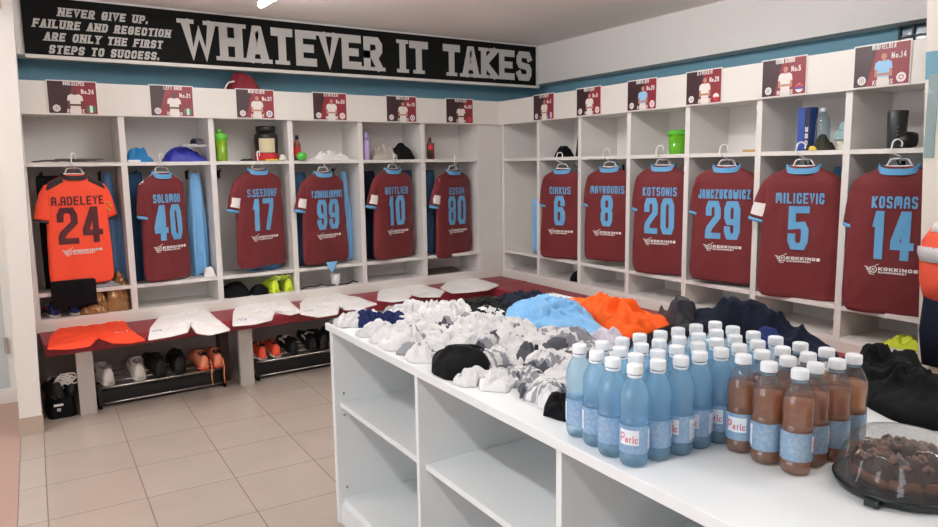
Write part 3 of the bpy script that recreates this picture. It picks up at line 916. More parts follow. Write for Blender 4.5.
# garments behind the jerseys (left run)
drape('dark_garment', M_blackcloth, 'L', -3.555, -3.40, .10, .715, 1.43, 1, 'black garment hanging behind the left side of the orange jersey', 'garment')
drape('blue_garment', M_bluecloth, 'L', -3.20, -3.085, .15, .725, 1.44, 2, 'steel blue garment hanging right of the orange jersey', 'garment', top=.05, skew=.02)
drape('dark_garment', M_blackcloth, 'L', -3.535, -3.28, -.02, .600, .775, 3, 'black cloth hanging over the shelf edge below the orange jersey', 'garment', folds=3, amp=.004, depth=.02)
drape('blue_garment', M_tealnavy, 'L', -3.03, -2.93, .12, .715, 1.44, 4, 'dull blue garment hanging left of the number 40 jersey', 'garment')
drape('blue_garment', M_skycloth, 'L', -2.65, -2.52, .14, .715, 1.43, 5, 'light blue garment hanging right of the number 40 jersey', 'garment', top=.07, amp=.022, folds=7)
drape('blue_garment', M_bluecloth, 'L', -2.27, -2.00, .12, .705, 1.20, 6, 'blue garment showing below the hem of the number 17 jersey', 'garment', depth=.05, amp=.015)
drape('blue_garment', M_tealnavy, 'L', -1.90, -1.78, .10, .715, 1.42, 7, 'dull blue garment hanging left of the number 99 jersey', 'garment')
drape('blue_garment', M_skycloth, 'L', -1.50, -1.385, .16, .715, 1.42, 8, 'light blue garment hanging right of the number 99 jersey', 'garment', top=.05, amp=.018)
drape('blue_garment', M_skycloth, 'L', -1.70, -1.60, -.022, .655, .735, 9, 'light blue tip of cloth under the number 99 jersey hem', 'garment', folds=3, amp=.004, depth=.015, taper=.04)
drape('dark_garment', M_navycloth, 'L', -1.335, -1.20, .10, .715, 1.42, 10, 'navy garment hanging left of the number 10 jersey', 'garment')
drape('dark_garment', M_tealnavy, 'L', -.92, -.82, .16, .715, 1.42, 11, 'dark teal garment hanging right of the number 10 jersey', 'garment')
drape('blue_garment', M_tealnavy, 'L', -.77, -.63, .10, .715, 1.42, 12, 'dull blue garment hanging left of the number 80 jersey', 'garment')
drape('blue_garment', M_bluecloth, 'L', -.34, -.258, .14, .715, 1.25, 13, 'blue garment hanging right of the number 80 jersey', 'garment')
# right run
drape('blue_garment', M_skycloth, 'R', .455, .52, .02, .715, 1.17, 14, 'light blue cloth strip hanging left of the number 6 jersey', 'garment')
for i, (t, n_) in enumerate([(1.04, '6'), (1.57, '8'), (2.10, '20'), (2.63, '29'), (3.16, '5'), (3.66, '14')]):
    drape('dark_garment', M_blackcloth, 'R', t-.14, t, .26, .72, 1.43, 20+i, 'black garment hanging on the hook behind the right shoulder of the number %s jersey' % n_, 'garment')
drape('blue_garment', M_navy2, 'R', 2.22, 2.50, .16, .705, .95, 30, 'navy shorts hanging below the hem of the number 29 jersey', 'garment', folds=4, amp=.012)
drape('blue_garment', M_skycloth, 'R', 2.55, 2.64, .17, .715, 1.1, 31, 'light blue cloth hanging right of the number 29 jersey hem', 'garment')
drape('blue_garment', M_bluecloth, 'R', 3.00, 3.165, .20, .715, 1.42, 32, 'blue garment hanging right of the number 5 jersey', 'garment', amp=.02)
drape('dark_garment', M_maroon, 'R', 3.32, 3.60, .16, .715, .95, 33, 'maroon garment behind the hem of the number 14 jersey', 'garment')

# ================================================================== BENCHES
BT = 0.460; BF = -0.40
def bench(frame, xa, xb, legs, label):
    fw, rz = FR[frame]
    root = thing('locker_bench', label, 'bench', fw(0, 0, 0), rz)
    MB().box(xa, xb, BF, -0.006, BT-.075, BT).build('seat_top', M_redbench, root, bevel=.008)
    for x in legs:
        lg = MB().box(x-.045, x+.045, BF+.01, BF+.045, 0, BT-.075).build('leg', M_grey_board, root)
    return root
bn = bench('L', -3.62, -0.02, [-3.42, -2.455, -1.25, -0.30], 'long dark red bench in front of the left lockers')
bench('R', 0.42, 3.70, [0.6, 1.9, 3.2], 'dark red bench in front of the right lockers behind the counter')
# dark brown post under the bench
tag(MB().box(-2.575, -2.515, -0.20, -0.10, 0, BT-.076).build('bench_post', mat('dark_brown_wood', (74, 48, 42), .6)), 'dark brown post under the bench beside the second grey leg', 'post')
# shoe rack under the bench
def rack(x0, x1, label):
    root = thing('shoe_rack', label, 'rack', ((x0+x1)/2, -0.2, 0), 0)
    L = (x1-x0)/2
    for y, z in ((-.13, .128), (-.06, .145), (.01, .162), (.07, .178)):
        MB().tube([(-L, y, z), (L, y, z)], .008, 8).build('rail', M_steel, root, smooth=True)
    for x in (-L+.01, L-.01):
        MB().box(x-.008, x+.008, -.14, .10, 0, .02).box(x-.008, x+.008, -.14, -.12, 0, .13).box(x-.008, x+.008, .07, .09, 0, .18).build('rack_foot', M_blackplastic, root)
    MB().box(-L+.02, L-.02, -.095, -.085, 0.0, .10).build('toe_board', M_blackplastic, root)
    MB().tube([(-L, -.13, .03), (L, -.13, .03)], .006, 8).build('lower_rail', M_steel, root, smooth=True)
    return root
rack(-3.36, -2.585, 'chrome tube shoe rack under the bench holding white and orange shoes')
rack(-2.375, -1.32, 'chrome tube shoe rack under the bench right of the second grey leg')

# ------------------------------------------------------------------ shoes
def shoe_parts(L=.28, W=.098, Hh=.105):
    """local: heel at x=0, toe at x=L"""
    n = 22
    def prof(t):
        w = W/2*(.74 + .12*sin(pi*min(1, t*1.6)) + .26*max(0, sin(pi*(t-.25)/.75)) if t > .25 else W/2*0 + .74 + .12*sin(pi*t*1.6))
        return w
    def hw(t):
        K = [(0, .50), (.06, .70), (.2, .76), (.4, .78), (.62, .98), (.78, 1.0), (.9, .80), (.97, .48), (1, .18)]
        for (a, b), (c, d) in zip(K[:-1], K[1:]):
            if t <= c: return W/2*(b + (d-b)*(t-a)/(c-a))
        return W/2*.18
    def top(t):
        K = [(0, .92), (.1, 1.0), (.25, .86), (.38, .88), (.5, .80), (.7, .52), (.85, .42), (.96, .34), (1, .22)]
        for (a, b), (c, d) in zip(K[:-1], K[1:]):
            if t <= c: return Hh*(b + (d-b)*(t-a)/(c-a))
        return Hh*.22
    up = []; so = []
    for i in range(n+1):
        t = i/n; h = hw(t); z1 = top(t); ring = []
        N = 16
        for k in range(N):
            a = 2*pi*k/N
            ca, sa = cos(a), sin(a)
            y = h*(abs(ca)**.8)*(1 if ca >= 0 else -1)
            if sa >= 0:
                z = .022 + (z1-.022)*sa**.75
                y *= 1 - .42*sa*(.7 if t < .5 else .35)
            else: z = .022 + .004*sa
            ring.append((t*L*.985 + (.012 if t == 0 else 0)*sa - .03*sa*max(0, t-.8), y, z))
        up.append(ring)
        sr = []
        for k in range(N):
            a = 2*pi*k/N
            y = (h+.004)*cos(a); z = .013 + .013*max(-1, min(1, sin(a)*1.6))
            sr.append((t*L - .002 + (.006 if t == 1 else 0), y, z + (.006*max(0, t-.85)/.15)))
        so.append(sr)
    return up, so, hw, top
_SH = {}
def shoe_kind(key, upper, sole, lace, inner, accent=None):
    up, so, hw, top = shoe_parts()
    root = bpy.data.objects.new('shoe', None); col.objects.link(root)
    L = .28
    mb = MB(); mb.loft(up); mb.build('upper', upper, root, smooth=True)
    mb = MB(); mb.loft(so); mb.build('sole', sole, root, smooth=True)
    mb = MB()                                            # padded opening
    ring = [(.012 + .055 + .052*cos(2*pi*k/16), .030*sin(2*pi*k/16), top(.06 + .24*(1+cos(2*pi*k/16))/2)*1.0 - .001) for k in range(16)]
    mb.loft([[(p[0], p[1], p[2]+.003) for p in ring], [(.067 + (p[0]-.067)*.8, p[1]*.8, p[2]-.002) for p in ring]], False, True)
    mb.build('lining', inner, root, smooth=True)
    mb = MB()
    mb.loft([[(x, -.018, z), (x, .018, z), (x, .016, z+.006), (x, -.016, z+.006)] for x, z in ((.112, .096), (.125, .090), (.15, .078), (.18, .060))])
    mb.build('tongue', upper, root)
    mb = MB()
    for i in range(5):
        x = .125 + i*.014; z = top(x/L) + .003
        mb.tube([(x, -.026, z-.008), (x+.004, -.012, z+.002), (x+.006, 0, z+.004), (x+.004, .012, z+.002), (x, .026, z-.008)], .0026, 6)
    for s in (-1, 1):
        mb.tube([(.122, 0, top(.44)+.004), (.118, s*.016, top(.42)+.012), (.124, s*.032, top(.44)+.002), (.134, s*.028, top(.48)-.006), (.124, 0, top(.44)+.003)], .0024, 6)
    mb.build('laces', lace, root, smooth=True)
    if accent:
        for s in (-1, 1):
            mb = MB()
            vs = []
            for i in range(7):
                x = .10 + i*.014; t = x/L
                y = hw(t)*.93; z = .034 + .020*(1 - abs(i-3)/6)
                vs += [(x, s*(y+.0025), z), (x+.008, s*(y+.0015-.004), z+.016)]
            mb.add(vs, [(2*i, 2*i+2, 2*i+3, 2*i+1) for i in range(6)]); mb.build('side_stripe', accent, root)
    return root
M_shoew = mat('white_shoe_leather', (222, 216, 208), .6); M_shoeg = mat('grey_shoe_mesh', (150, 146, 142), .8, bump=.3, bscale=150)
M_shoek = mat('black_shoe_leather', (24, 24, 26), .5); M_shoeo = mat('coral_orange_shoe', (255, 152, 118), .5, var=.1, vscale=9); M_shoer = mat('red_orange_shoe', (248, 92, 62), .5)
M_shoey = mat('neon_yellow_shoe', (214, 236, 60), .5); M_shoeb = mat('blue_shoe', (40, 62, 130), .5); M_shoes_in = mat('shoe_lining_dark', (36, 34, 36), .9)
M_lacew = mat('white_lace', (232, 228, 222), .8); M_laceo = mat('orange_lace', (240, 140, 90), .8)
def put_shoe(root, first, loc, rz, label, group, pitch=0.0, roll=0.0, sc=1.0):
    o = root if first else copy_tree(root)
    o.location = loc; o.rotation_euler = (roll, pitch, rz); o.scale = (sc, sc, sc)
    tag(o, label, 'shoe', group); return o
def pair(upper, sole, lace, inner, locs, labels, group, accent=None, **kw):
    k = shoe_kind('', upper, sole, lace, inner, accent)
    for i, ((x, y, z, rz), lb) in enumerate(zip(locs, labels)):
        put_shoe(k, i == 0, (x, y, z), rz, lb, group, **kw)
P2 = pi/2; RP = -.24       # shoes rest on the sloping rack, heels outward
rz_ = .137
pair(M_shoew, M_shoew, M_lacew, M_shoeg, [(-3.29, -.335, rz_, P2+.25), (-3.115, -.335, rz_, P2-.05)],
     ['white trainer nearest the first grey bench leg', 'white trainer on the rack beside the black shoes'], 'white trainers on the rack', M_shoeg, pitch=RP, sc=1.06)
pair(M_shoek, M_shoek, M_blackcloth, M_shoes_in, [(-2.985, -.335, rz_, P2+.12), (-2.875, -.335, rz_, P2-.1)],
     ['black shoe on the rack next to the white trainers', 'black shoe on the rack left of the coral boots'], 'black shoes between the trainers and the coral boots', pitch=RP, sc=1.12)
pair(M_shoeo, M_shoer, M_laceo, M_shoes_in, [(-2.715, -.33, rz_, P2+.08), (-2.625, -.33, rz_, P2-.05)],
     ['coral football boot with dangling lace, left of its pair', 'coral football boot with dangling lace, beside the bench post'], 'coral football boots', pitch=RP, sc=.92)
for i, x in enumerate((-2.68, -2.60)):
    tag(MB().tube([(x, -.335, .20), (x+.004, -.352, .15), (x, -.350, .09), (x+.005, -.349, .03)], .004, 6).build('boot_lace', M_laceo, smooth=True),
        ['orange lace hanging from the left coral boot over the rack rail', 'orange lace hanging from the right coral boot over the rack rail'][i], 'lace')
pair(M_shoer, M_shoew, M_shoek, M_shoes_in, [(-2.325, -.33, rz_, P2+.05), (-2.225, -.33, rz_, P2-.05)],
     ['red orange boot with black opening beside the second grey leg', 'red orange boot with black opening next to the black slipper'], 'red orange boots', pitch=RP, sc=.92)
pair(M_shoek, M_shoek, M_lacew, M_shoes_in, [(-2.095, -.33, rz_, P2+.05), (-1.955, -.33, rz_, P2-.15)],
     ['low black shoe right of the red orange boots', 'black shoe with white stripe further along the rack'], 'black shoes right of the red orange boots', M_lacew, pitch=RP, sc=1.0)
pair(M_shoek, M_shoek, M_blackcloth, M_shoes_in, [(-1.86, -.32, rz_, P2+.3), (-1.74, -.32, rz_, P2)],
     ['black boot on the rack half hidden by the counter corner', 'black boot on the rack behind the counter corner'], 'black boots at the end of the rack', pitch=RP, sc=1.1)
# black pile at the left end under the bench
pair(M_shoek, M_shoek, M_lacew, M_shoes_in, [(-3.57, -.36, .115, P2+.1), (-3.50, -.345, .115, P2-.15)],
     ['black boot with thick white laces on the black bag, left one', 'black boot with thick white laces on the black bag, right one'], 'black boots with thick white laces', pitch=-.1)
lc = MB()
random.seed(3)
for k in range(7):
    x = -3.56 + .012*k; z = .225 + .012*(k % 3)
    lc.tube([(x-.03, -.335-.01*(k % 2), z-.03), (x-.012, -.352, z+.012), (x+.022, -.355, z+.008), (x+.034, -.345, z-.02), (x+.008, -.350, z-.032), (x-.02, -.345, z-.012)], .0055, 6)
tag(lc.build('lace_bundle', M_lacew, smooth=True), 'thick white laces bundled on top of the black boots under the bench', 'laces')
bg = heap('sports_bag', M_blackcloth, [(-3.632, -.375), (-3.478, -.375), (-3.47, -.12), (-3.63, -.10)], 0, .17, 9, 'black sports bag on the floor at the left end under the bench', 'bag', flat=10, fold=.3)
m = MB(); text(m, 'S', -3.585, -3.565, .045, .062, .004, lambda u, v: (u, -.3725, v), sub=1); m.build('bag_mark', M_lacew, bg)
m = MB(); m.box(-3.60, -3.55, -.372, -.369, .075, .088); m.build('bag_tab', M_lacew, bg)

# ------------------------------------------------------------------ shorts laid on the bench
def shorts(label, pts, seed, m, mark=None):
    o = heap('football_shorts', m, pts, BT, .019, seed, label, 'shorts', 'shorts laid out on the red bench', flat=14, fold=.7, fs=14, cut=.06, edge=.006, rw=.007)
    if mark:
        (p,), w_, h_, s, mm = mark
        mb = MB(); text(mb, s, p[0]-w_/2, p[0]+w_/2, p[1]-h_/2, p[1]+h_/2, .007, lambda u, v: (u, v, BT + .0195), sub=1); mb.build('printed_mark', mm, o)
    return o
M_bmark = mat('blue_print', (96, 160, 206), .6)
shorts('bright orange shorts at the left end of the red bench', [(-3.616, -0.538), (-3.573, -0.178), (-3.483, 0.099), (-3.369, 0.085), (-3.211, 0.156), (-3.124, 0.087), (-3.142, -0.312), (-3.119, -0.658), (-3.209, -0.68), (-3.29, -0.617), (-3.342, -0.422), (-3.409, -0.613), (-3.51, -0.62)], 1, mat('red_orange_polyester', (250, 76, 40), .8, bump=.15), ([(-3.206, -0.4)], .075, .035, 'LI', M_whiteprint))
shorts('white shorts on the bench beside the orange ones', [(-3.11, -0.666), (-3.033, -0.326), (-2.926, -0.029), (-2.721, 0.246), (-2.568, 0.217), (-2.611, -0.278), (-2.637, -0.707), (-2.78, -0.764), (-2.834, -0.655), (-2.801, -0.399), (-2.867, -0.596), (-2.971, -0.647)], 2, M_whiteshorts, ([(-3.027, -0.507)], .05, .04, 'M', M_bmark))
shorts('white shorts with blue number 17 mark, below the number 17 jersey', [(-2.598, -0.596), (-2.458, -0.146), (-2.302, 0.202), (-2.129, 0.218), (-1.959, 0.188), (-2.074, -0.452), (-2.178, -0.498), (-2.224, -0.333), (-2.332, -0.579), (-2.461, -0.629)], 3, M_whiteshorts, ([(-2.503, -0.519)], .05, .06, '17', M_bmark))
shorts('white shorts on the bench below the number 99 jersey', [(-2.111, -0.508), (-1.96, -0.124), (-1.771, 0.147), (-1.567, 0.037), (-1.519, -0.221), (-1.523, -0.524), (-1.709, -0.61), (-1.808, -0.576), (-1.774, -0.418), (-1.904, -0.673), (-2.052, -0.68)], 4, M_whiteshorts, ([(-2.052, -0.506)], .07, .02, 'VW', M_bmark))
shorts('white shorts on the bench below the number 10 jersey', [(-1.456, -0.378), (-1.289, -0.073), (-1.019, 0.14), (-0.829, 0.049), (-0.849, -0.373), (-1.02, -0.571), (-1.14, -0.475), (-1.144, -0.362), (-1.273, -0.525), (-1.405, -0.52)], 5, M_whiteshorts, ([(-1.086, -0.446)], .06, .018, 'VW', M_greyp))
shorts('white shorts on the bench nearest the corner', [(-0.804, -0.228), (-0.63, -0.048), (-0.386, 0.103), (-0.296, -0.045), (-0.337, -0.421), (-0.556, -0.553), (-0.719, -0.537), (-0.855, -0.485)], 6, M_whiteshorts)

# ------------------------------------------------------------------ lower compartments
pair(M_shoeb, M_shoew, M_lacew, M_shoes_in, [(-3.515, .04, BS, P2+.1), (-3.405, .04, BS, P2-.1)],
     ['blue shoe in the bottom left compartment, left one', 'blue shoe in the bottom left compartment, beside the gold bag'], 'blue shoes in the bottom left compartment', M_shoer, sc=.86)
M_gold = mat('gold_foil_plastic', (150, 112, 70), .22, metal=.3, bump=.9, bscale=30, var=.85, vscale=26)
heap('shoe_bag', M_gold, [(-3.38, .005), (-3.21, .005), (-3.20, .16), (-3.38, .18)], BS, .17, 21, 'low crumpled gold brown plastic bag in the bottom left compartment', 'bag', fold=.85, fs=22, flat=4, ridges=34, rw=.008)
heap('shoe_bag', M_gold, [(-3.235, .03), (-3.08, .005), (-3.078, .22), (-3.235, .22)], BS, .25, 22, 'taller glossy gold brown plastic bag beside the first divider', 'bag', fold=.8, fs=22, flat=6, ridges=40, rw=.009)
heap('cloth_bundle', M_greycloth, [(-3.30, .02), (-3.12, .02), (-3.12, .12), (-3.30, .12)], LS, .035, 23, 'small grey bundle on the shelf under the orange jersey', 'cloth', fold=.8, fs=18)
heap('cloth_bundle', M_whitecloth, [(-2.60, -.0), (-2.515, -.0), (-2.515, .09), (-2.58, .09)], LS, .10, 24, 'white cloth bundle beside the light blue garment right of jersey 40', 'cloth', fold=.5, fs=14)
heap('cap', M_blackcloth, [(-2.46, .02), (-2.27, .02), (-2.25, .17), (-2.45, .20)], BS, .105, 25, 'larger black cap in the compartment beside the neon shoes', 'cap', 'black caps beside the neon shoes', fold=.15, flat=2.6)
heap('cap', M_blackcloth, [(-2.26, .01), (-2.14, .01), (-2.13, .14), (-2.25, .15)], BS, .085, 26, 'smaller black cap touching the neon yellow shoes', 'cap', 'black caps beside the neon shoes', fold=.15, flat=2.6)
pair(M_shoey, M_shoey, mat('neon_lace', (226, 246, 90), .7), M_shoey, [(-2.085, .01, BS, P2+.15), (-1.985, .01, BS, P2-.1)],
     ['neon yellow shoe next to the black caps', 'neon yellow shoe next to the divider'], 'neon yellow shoes', sc=.95)
ny = MB()
for k in range(6):
    x = -2.10 + .022*k
    ny.tube([(x-.02, .03, BS+.10), (x-.012, .0, BS+.125+.008*(k % 2)), (x+.012, .0, BS+.12), (x+.02, .03, BS+.095), (x, .0, BS+.098)], .0035, 6)
tag(ny.build('lace_bundle', MATS['neon_lace'], smooth=True), 'tangle of neon yellow laces on top of the neon shoes', 'laces')
tag(MB().lathe([(0, .028), (.002, .032), (.09, .038), (.09, .034), (.01, .028)], 20, -1.585, .07, BS).build('paper_cup', M_hanger, smooth=True), 'white paper cup in the bottom compartment below the number 99 jersey', 'cup')
tag(MB().tube([(-1.88, .05, BS+.006), (-1.82, .02, BS+.02), (-1.76, .06, BS+.008), (-1.72, .04, BS+.022), (-1.66, .05, BS+.006), (-1.50, .04, BS+.006), (-1.44, .06, BS+.018), (-1.40, .05, BS+.006)], .006, 6).build('charging_cable', M_blackplastic, smooth=True), 'thin dark cable lying in the compartment below the number 99 jersey', 'cable')
def papers(name, label, x0, x1, y0, y1, z, frame='L', seed=1, m=None, n=3, cat='papers'):
    fw, rz = FR[frame]
    mb = MB(); random.seed(seed)
    for k in range(n):
        a = x0 + (x1-x0)*(.0 + .16*k); b = x1 - (x1-x0)*.12*(n-1-k)
        vs = []; nx = 10
        for i in range(nx+1):
            u = a + (b-a)*i/nx
            zz = z + .003 + .006*k + .018*abs(noise.noise(Vector((u*9, seed, k))))*sin(pi*i/nx)
            vs += [(u, y0 + .01*k, zz), (u, y1, zz + .01), (u, y1, zz + .012), (u, y0 + .01*k, zz + .003)]
        fs = []
        for i in range(nx):
            for q in range(4): fs.append((i*4+q, i*4+(q+1) % 4, i*4+4+(q+1) % 4, i*4+4+q))
        fs += [(0,1,2,3), (nx*4+3, nx*4+2, nx*4+1, nx*4)]
        mb.add(vs, fs)
    o = mb.build(name, m or mat('dark_printed_paper', (92, 82, 76), .5, var=.5, vscale=20))
    o.location = fw(0, 0, 0); o.rotation_euler = (0, 0, rz)
    return tag(o, label, cat)
papers('folded_papers', 'dark folded newspapers on the shelf above the orange jersey', -3.56, -3.16, .03, .22, US, seed=2)
papers('folded_papers', 'dark flat folder in the bottom compartment nearest the corner', -.76, -.40, .02, .22, BS, seed=5, n=2)
heap('boot', M_blackcloth, [(RW(.93, .02, 0)[:2]), (RW(1.06, .02, 0)[:2]), (RW(1.06, .2, 0)[:2]), (RW(.95, .2, 0)[:2])], BS, .13, 27, 'black boot in the bottom compartment below the number 6 jersey', 'boot', fold=.3)

heap('neon_garment', mat('neon_yellow_cloth', (206, 220, 60), .8, bump=.4, bscale=20), [RW(t, o, 0)[:2] for t, o in ((3.40, .01), (3.62, .01), (3.62, .14), (3.42, .16))], BS, .06, 28, 'neon yellow garment in the bottom compartment below the number 14 jersey', 'garment', fold=.7, fs=14)

# ------------------------------------------------------------------ upper shelf items
heap('net_bag', mat('bright_blue_mesh', (42, 128, 186), .7, bump=.8, bscale=90), [(-3.03, .03), (-2.88, .03), (-2.84, .16), (-3.02, .18)], US, .115, 31, 'crumpled bright blue mesh bag on the shelf above jersey 40', 'bag', fold=.7, fs=14)
tag(MB().box(-3.03, -2.955, .0, .02, US, US+.014).build('tape_roll', M_hanger, bevel=.004), 'small white tube at the front of the shelf beside the blue mesh bag', 'tube')
rb = heap('duffel_bag', mat('royal_blue_nylon', (36, 44, 150), .5, bump=.2, bscale=20), [(-2.80, .02), (-2.52, .02), (-2.515, .22), (-2.78, .24)], US, .115, 32, 'royal blue nylon bag on the shelf above jersey 40', 'bag', fold=.35, fs=9)
hm = thing('sandal', 'grey and white sandal lying on the royal blue bag', 'sandal', (-2.60, .05, US+.10), .4)
mb = MB(); mb.loft([[(x, -wd, 0), (x, wd, 0), (x, wd, .018), (x, -wd, .018)] for x, wd in ((-.10, .018), (-.07, .034), (0, .034), (.05, .04), (.085, .03), (.10, .012))]); mb.build('sole', mat('pale_grey_rubber', (176, 176, 178), .6), hm)
mb = MB(); mb.loft([[(x, -.042*cos(a), .018+.040*sin(a)) for x in (.0, .055)] + [(x, -.036*cos(a), .014+.034*sin(a)) for x in (.055, 0)] for a in [pi*k/12 for k in range(13)]]); mb.build('strap', M_dkgreycloth, hm)

def shaker(frame, x, y, z, label, rgb, h=.22, r=.042, spout=True):
    fw, rz = FR[frame]
    root = thing('shaker_bottle', label, 'shaker', fw(x, y, z), rz)
    MB().lathe([(0, r*.86), (.004, r*.9), (h*.68, r), (h*.68, r*.97), (.01, r*.85)], 24).build('cup', clear_mat('green_cup_%d' % rgb[0], rgb, .4, body=.65), root, smooth=True)
    MB().lathe([(h*.68, r*1.06), (h*.80, r*1.08), (h*.86, r*.95), (h*.88, r*.4)], 24).build('lid', mat('green_lid', (92, 186, 56), .4), root, smooth=True)
    if spout: MB().lathe([(h*.88, r*.42), (h*.97, r*.40), (h, r*.3)], 16, -r*.2).build('spout', mat('green_lid', (92, 186, 56), .4), root, smooth=True)
    return root
shaker('L', -2.415, .05, US, 'green shaker bottle with spout on the shelf above jersey 17', (150, 196, 46))
tub = thing('protein_tub', 'big black supplement tub with red base and cream label', 'tub', (-2.075, .10, US), 0)
MB().lathe([(0, .075), (.006, .082), (.055, .082), (.16, .085), (.19, .08), (.20, .066), (.205, .062)], 32).build('jar', M_blackplastic, tub, smooth=True)
MB().lathe([(.205, .070), (.245, .072), (.25, .066)], 32).build('screw_lid', M_blackplastic, tub, smooth=True)
MB().lathe([(.004, .0835), (.055, .0838)], 32, cap=False).build('red_band', mat('red_label', (196, 44, 50), .5), tub, smooth=True)
mb = MB(); rr = .0862
mb.add([(rr*sin(a), -rr*cos(a), z) for z in (.06, .16) for a in [radians(-55 + 10*k) for k in range(9)]], [(k, k+1, k+10, k+9) for k in range(8)])
mb.build('paper_label', mat('cream_label', (206, 196, 160), .6), tub, smooth=True)
heap('charging_adapter', M_blackplastic, [(-2.30, .0), (-2.19, .0), (-2.19, .05), (-2.29, .05)], US, .018, 33, 'small flat black items at the shelf front beside the supplement tub', 'gadget', fold=.5)
tag(MB().box(-2.12, -2.03, -.005, .015, US, US+.012).build('tape_strip', mat('yellow_plastic', (224, 196, 60), .5), bevel=.003), 'thin yellow strip at the shelf front below the supplement tub', 'strip')
heap('foil_wrapper', mat('silver_foil', (196, 192, 186), .25, metal=.6), [(-2.02, .0), (-1.955, .0), (-1.955, .03), (-2.02, .03)], US, .045, 34, 'crumpled silver foil at the shelf front beside the divider above jersey 17', 'wrapper', fold=.9, fs=30)
def bottle_simple(frame, x, y, z, name, label, cat, prof, m, capz, capm, band=None):
    fw, rz = FR[frame]
    root = thing(name, label, cat, fw(x, y, z), rz)
    MB().lathe(prof, 20).build('body', m, root, smooth=True)
    MB().lathe(capz, 16).build('cap', capm, root, smooth=True)
    if band: MB().lathe(band[0], 20, cap=False).build('label', band[1], root, smooth=True)
    return root
bottle_simple('L', -1.855, .06, US, 'sauce_bottle', 'small dark red bottle with black cap on the shelf above jersey 99', 'bottle', [(0, .024), (.11, .026), (.135, .020), (.15, .012), (.16, .012)], mat('brown_red_plastic', (122, 62, 50), .4), [(.155, .014), (.185, .013)], M_blackplastic, ([(.03, .0265), (.10, .0268)], mat('red_label', (196, 44, 50), .5)))
tag(MB().lathe([(.0, .02), (.01, .034), (.03, .040), (.05, .034), (.06, .02)], 20, -1.845, .0, US).build('green_ball', mat('green_rubber', (88, 190, 76), .5), smooth=True), 'green rubber ball in front of the small red bottle', 'ball')
heap('cloth_bundle', M_whitecloth, [(-1.78, .0), (-1.40, .0), (-1.39, .2), (-1.74, .2)], US, .07, 35, 'white crumpled cloth on the shelf above jersey 99', 'cloth', fold=.85, fs=12)
bottle_simple('L', -1.29, .05, US, 'spray_can', 'lilac spray can on the shelf above jersey 10', 'can', [(0, .03), (.005, .033), (.13, .033), (.15, .028), (.155, .02)], mat('lilac_metal', (178, 160, 204), .35), [(.15, .022), (.20, .022), (.215, .012)], mat('lilac_metal', (178, 160, 204), .35))
bottle_simple('L', -1.335, .08, US, 'deodorant', 'purple can with orange base behind the lilac spray can', 'can', [(0, .022), (.10, .022), (.16, .022), (.17, .015)], mat('dusky_purple', (126, 108, 142), .4), [(.165, .016), (.19, .016)], M_dkgreycloth, ([(.0, .0226), (.06, .0226)], mat('orange_label', (214, 130, 90), .5)))
heap('cloth_bundle', mat('beige_grey_cloth', (178, 168, 158), .9, bump=.3, var=.3, vscale=20), [(-1.24, .02), (-.98, .02), (-.98, .22), (-1.22, .22)], US, .13, 36, 'grey beige bundle of cloth on the shelf above jersey 10', 'cloth', fold=.85, fs=14)
heap('cap', M_blackcloth, [(-1.04, .0), (-.85, .02), (-.86, .2), (-1.02, .22)], US, .155, 37, 'black cap on the shelf above jersey 10', 'cap', fold=.2, flat=2)
bottle_simple('L', -.712, .03, US, 'small_bottle', 'dark brown bottle with red tag on the shelf above jersey 80', 'bottle', [(0, .022), (.12, .022), (.14, .014), (.16, .01)], mat('dark_brown_plastic', (70, 48, 44), .4), [(.155, .012), (.18, .011)], mat('brown_red_plastic', (122, 62, 50), .4), ([(.08, .0226), (.12, .0226)], mat('red_label', (196, 44, 50), .5)))
tag(MB().box(-.70, -.635, .085, .10, US, US+.135).build('gift_box', mat('dull_red_box', (150, 70, 66), .5), bevel=.002), 'small dull red box behind the dark brown bottle', 'box')
# right run shelf
def rheap(name, m, pts, z, h, seed, label, cat, **k):
    return heap(name, m, [RW(t, o, 0)[:2] for t, o in pts], z, h, seed, label, cat, **k)
rheap('black_glove', M_blackcloth, [(.71, .03), (.86, .03), (.84, .16), (.72, .16)], US, .085, 41, 'small black glove on the shelf above jersey 6', 'glove', fold=.7, fs=18)
fb = thing('photo_frame', 'black framed box leaning on the divider above jersey 6', 'frame', RW(.985, .10, US), RZ_R)
mb = MB(); mb.loft([[(-.05+s*.0, -.02, .003), (.045, -.02, .003), (.045, .02, .003), (-.05, .02, .003)] if s == 0 else [(-.015, -.02, .20), (.06, -.02, .20), (.06, .02, .20), (-.015, .02, .20)] for s in (0, 1)]); mb.build('case', M_blackplastic, fb)
mb = MB(); mb.add([(-.015, -.0212, .06), (.02, -.0212, .06), (.035, -.0212, .17), (.005, -.0212, .17)], [(0,1,2,3)]); mb.build('front_print', M_greyp, fb)
shaker('R', 1.915, .16, US, 'green lidded shaker cup on the shelf above jersey 20', (120, 208, 50), .185, .066, False)
tag(MB().box(-.05, .05, -.02, .02, 0, .016).build('wood_strip', mat('tan_wood', (190, 150, 96), .5), bevel=.002), 'short tan strip on the shelf above jersey 29', 'strip')
bpy.data.objects['wood_strip'].location = RW(2.585, .05, US); bpy.data.objects['wood_strip'].rotation_euler = (0, 0, RZ_R)
bx = thing('carton', 'tall blue box with white lettering above jersey 5', 'box', RW(2.895, .12, US), RZ_R)
MB().box(-.045, .03, -.035, .035, 0, .235).build('box_body', mat('blue_carton', (42, 72, 150), .4), bx, bevel=.002)
MB().box(.0, .0305, -.0365, -.0352, 0.002, .233).build('dark_panel', mat('navy_carton', (24, 30, 56), .4), bx)
mb = MB(); fnx = lambda u, v: (.008 + v, -.038, .03 + u); text(mb, 'SSE', 0, .10, -.003, .014, .004, fnx, sub=1); mb.build('box_lettering', M_whiteprint, bx)
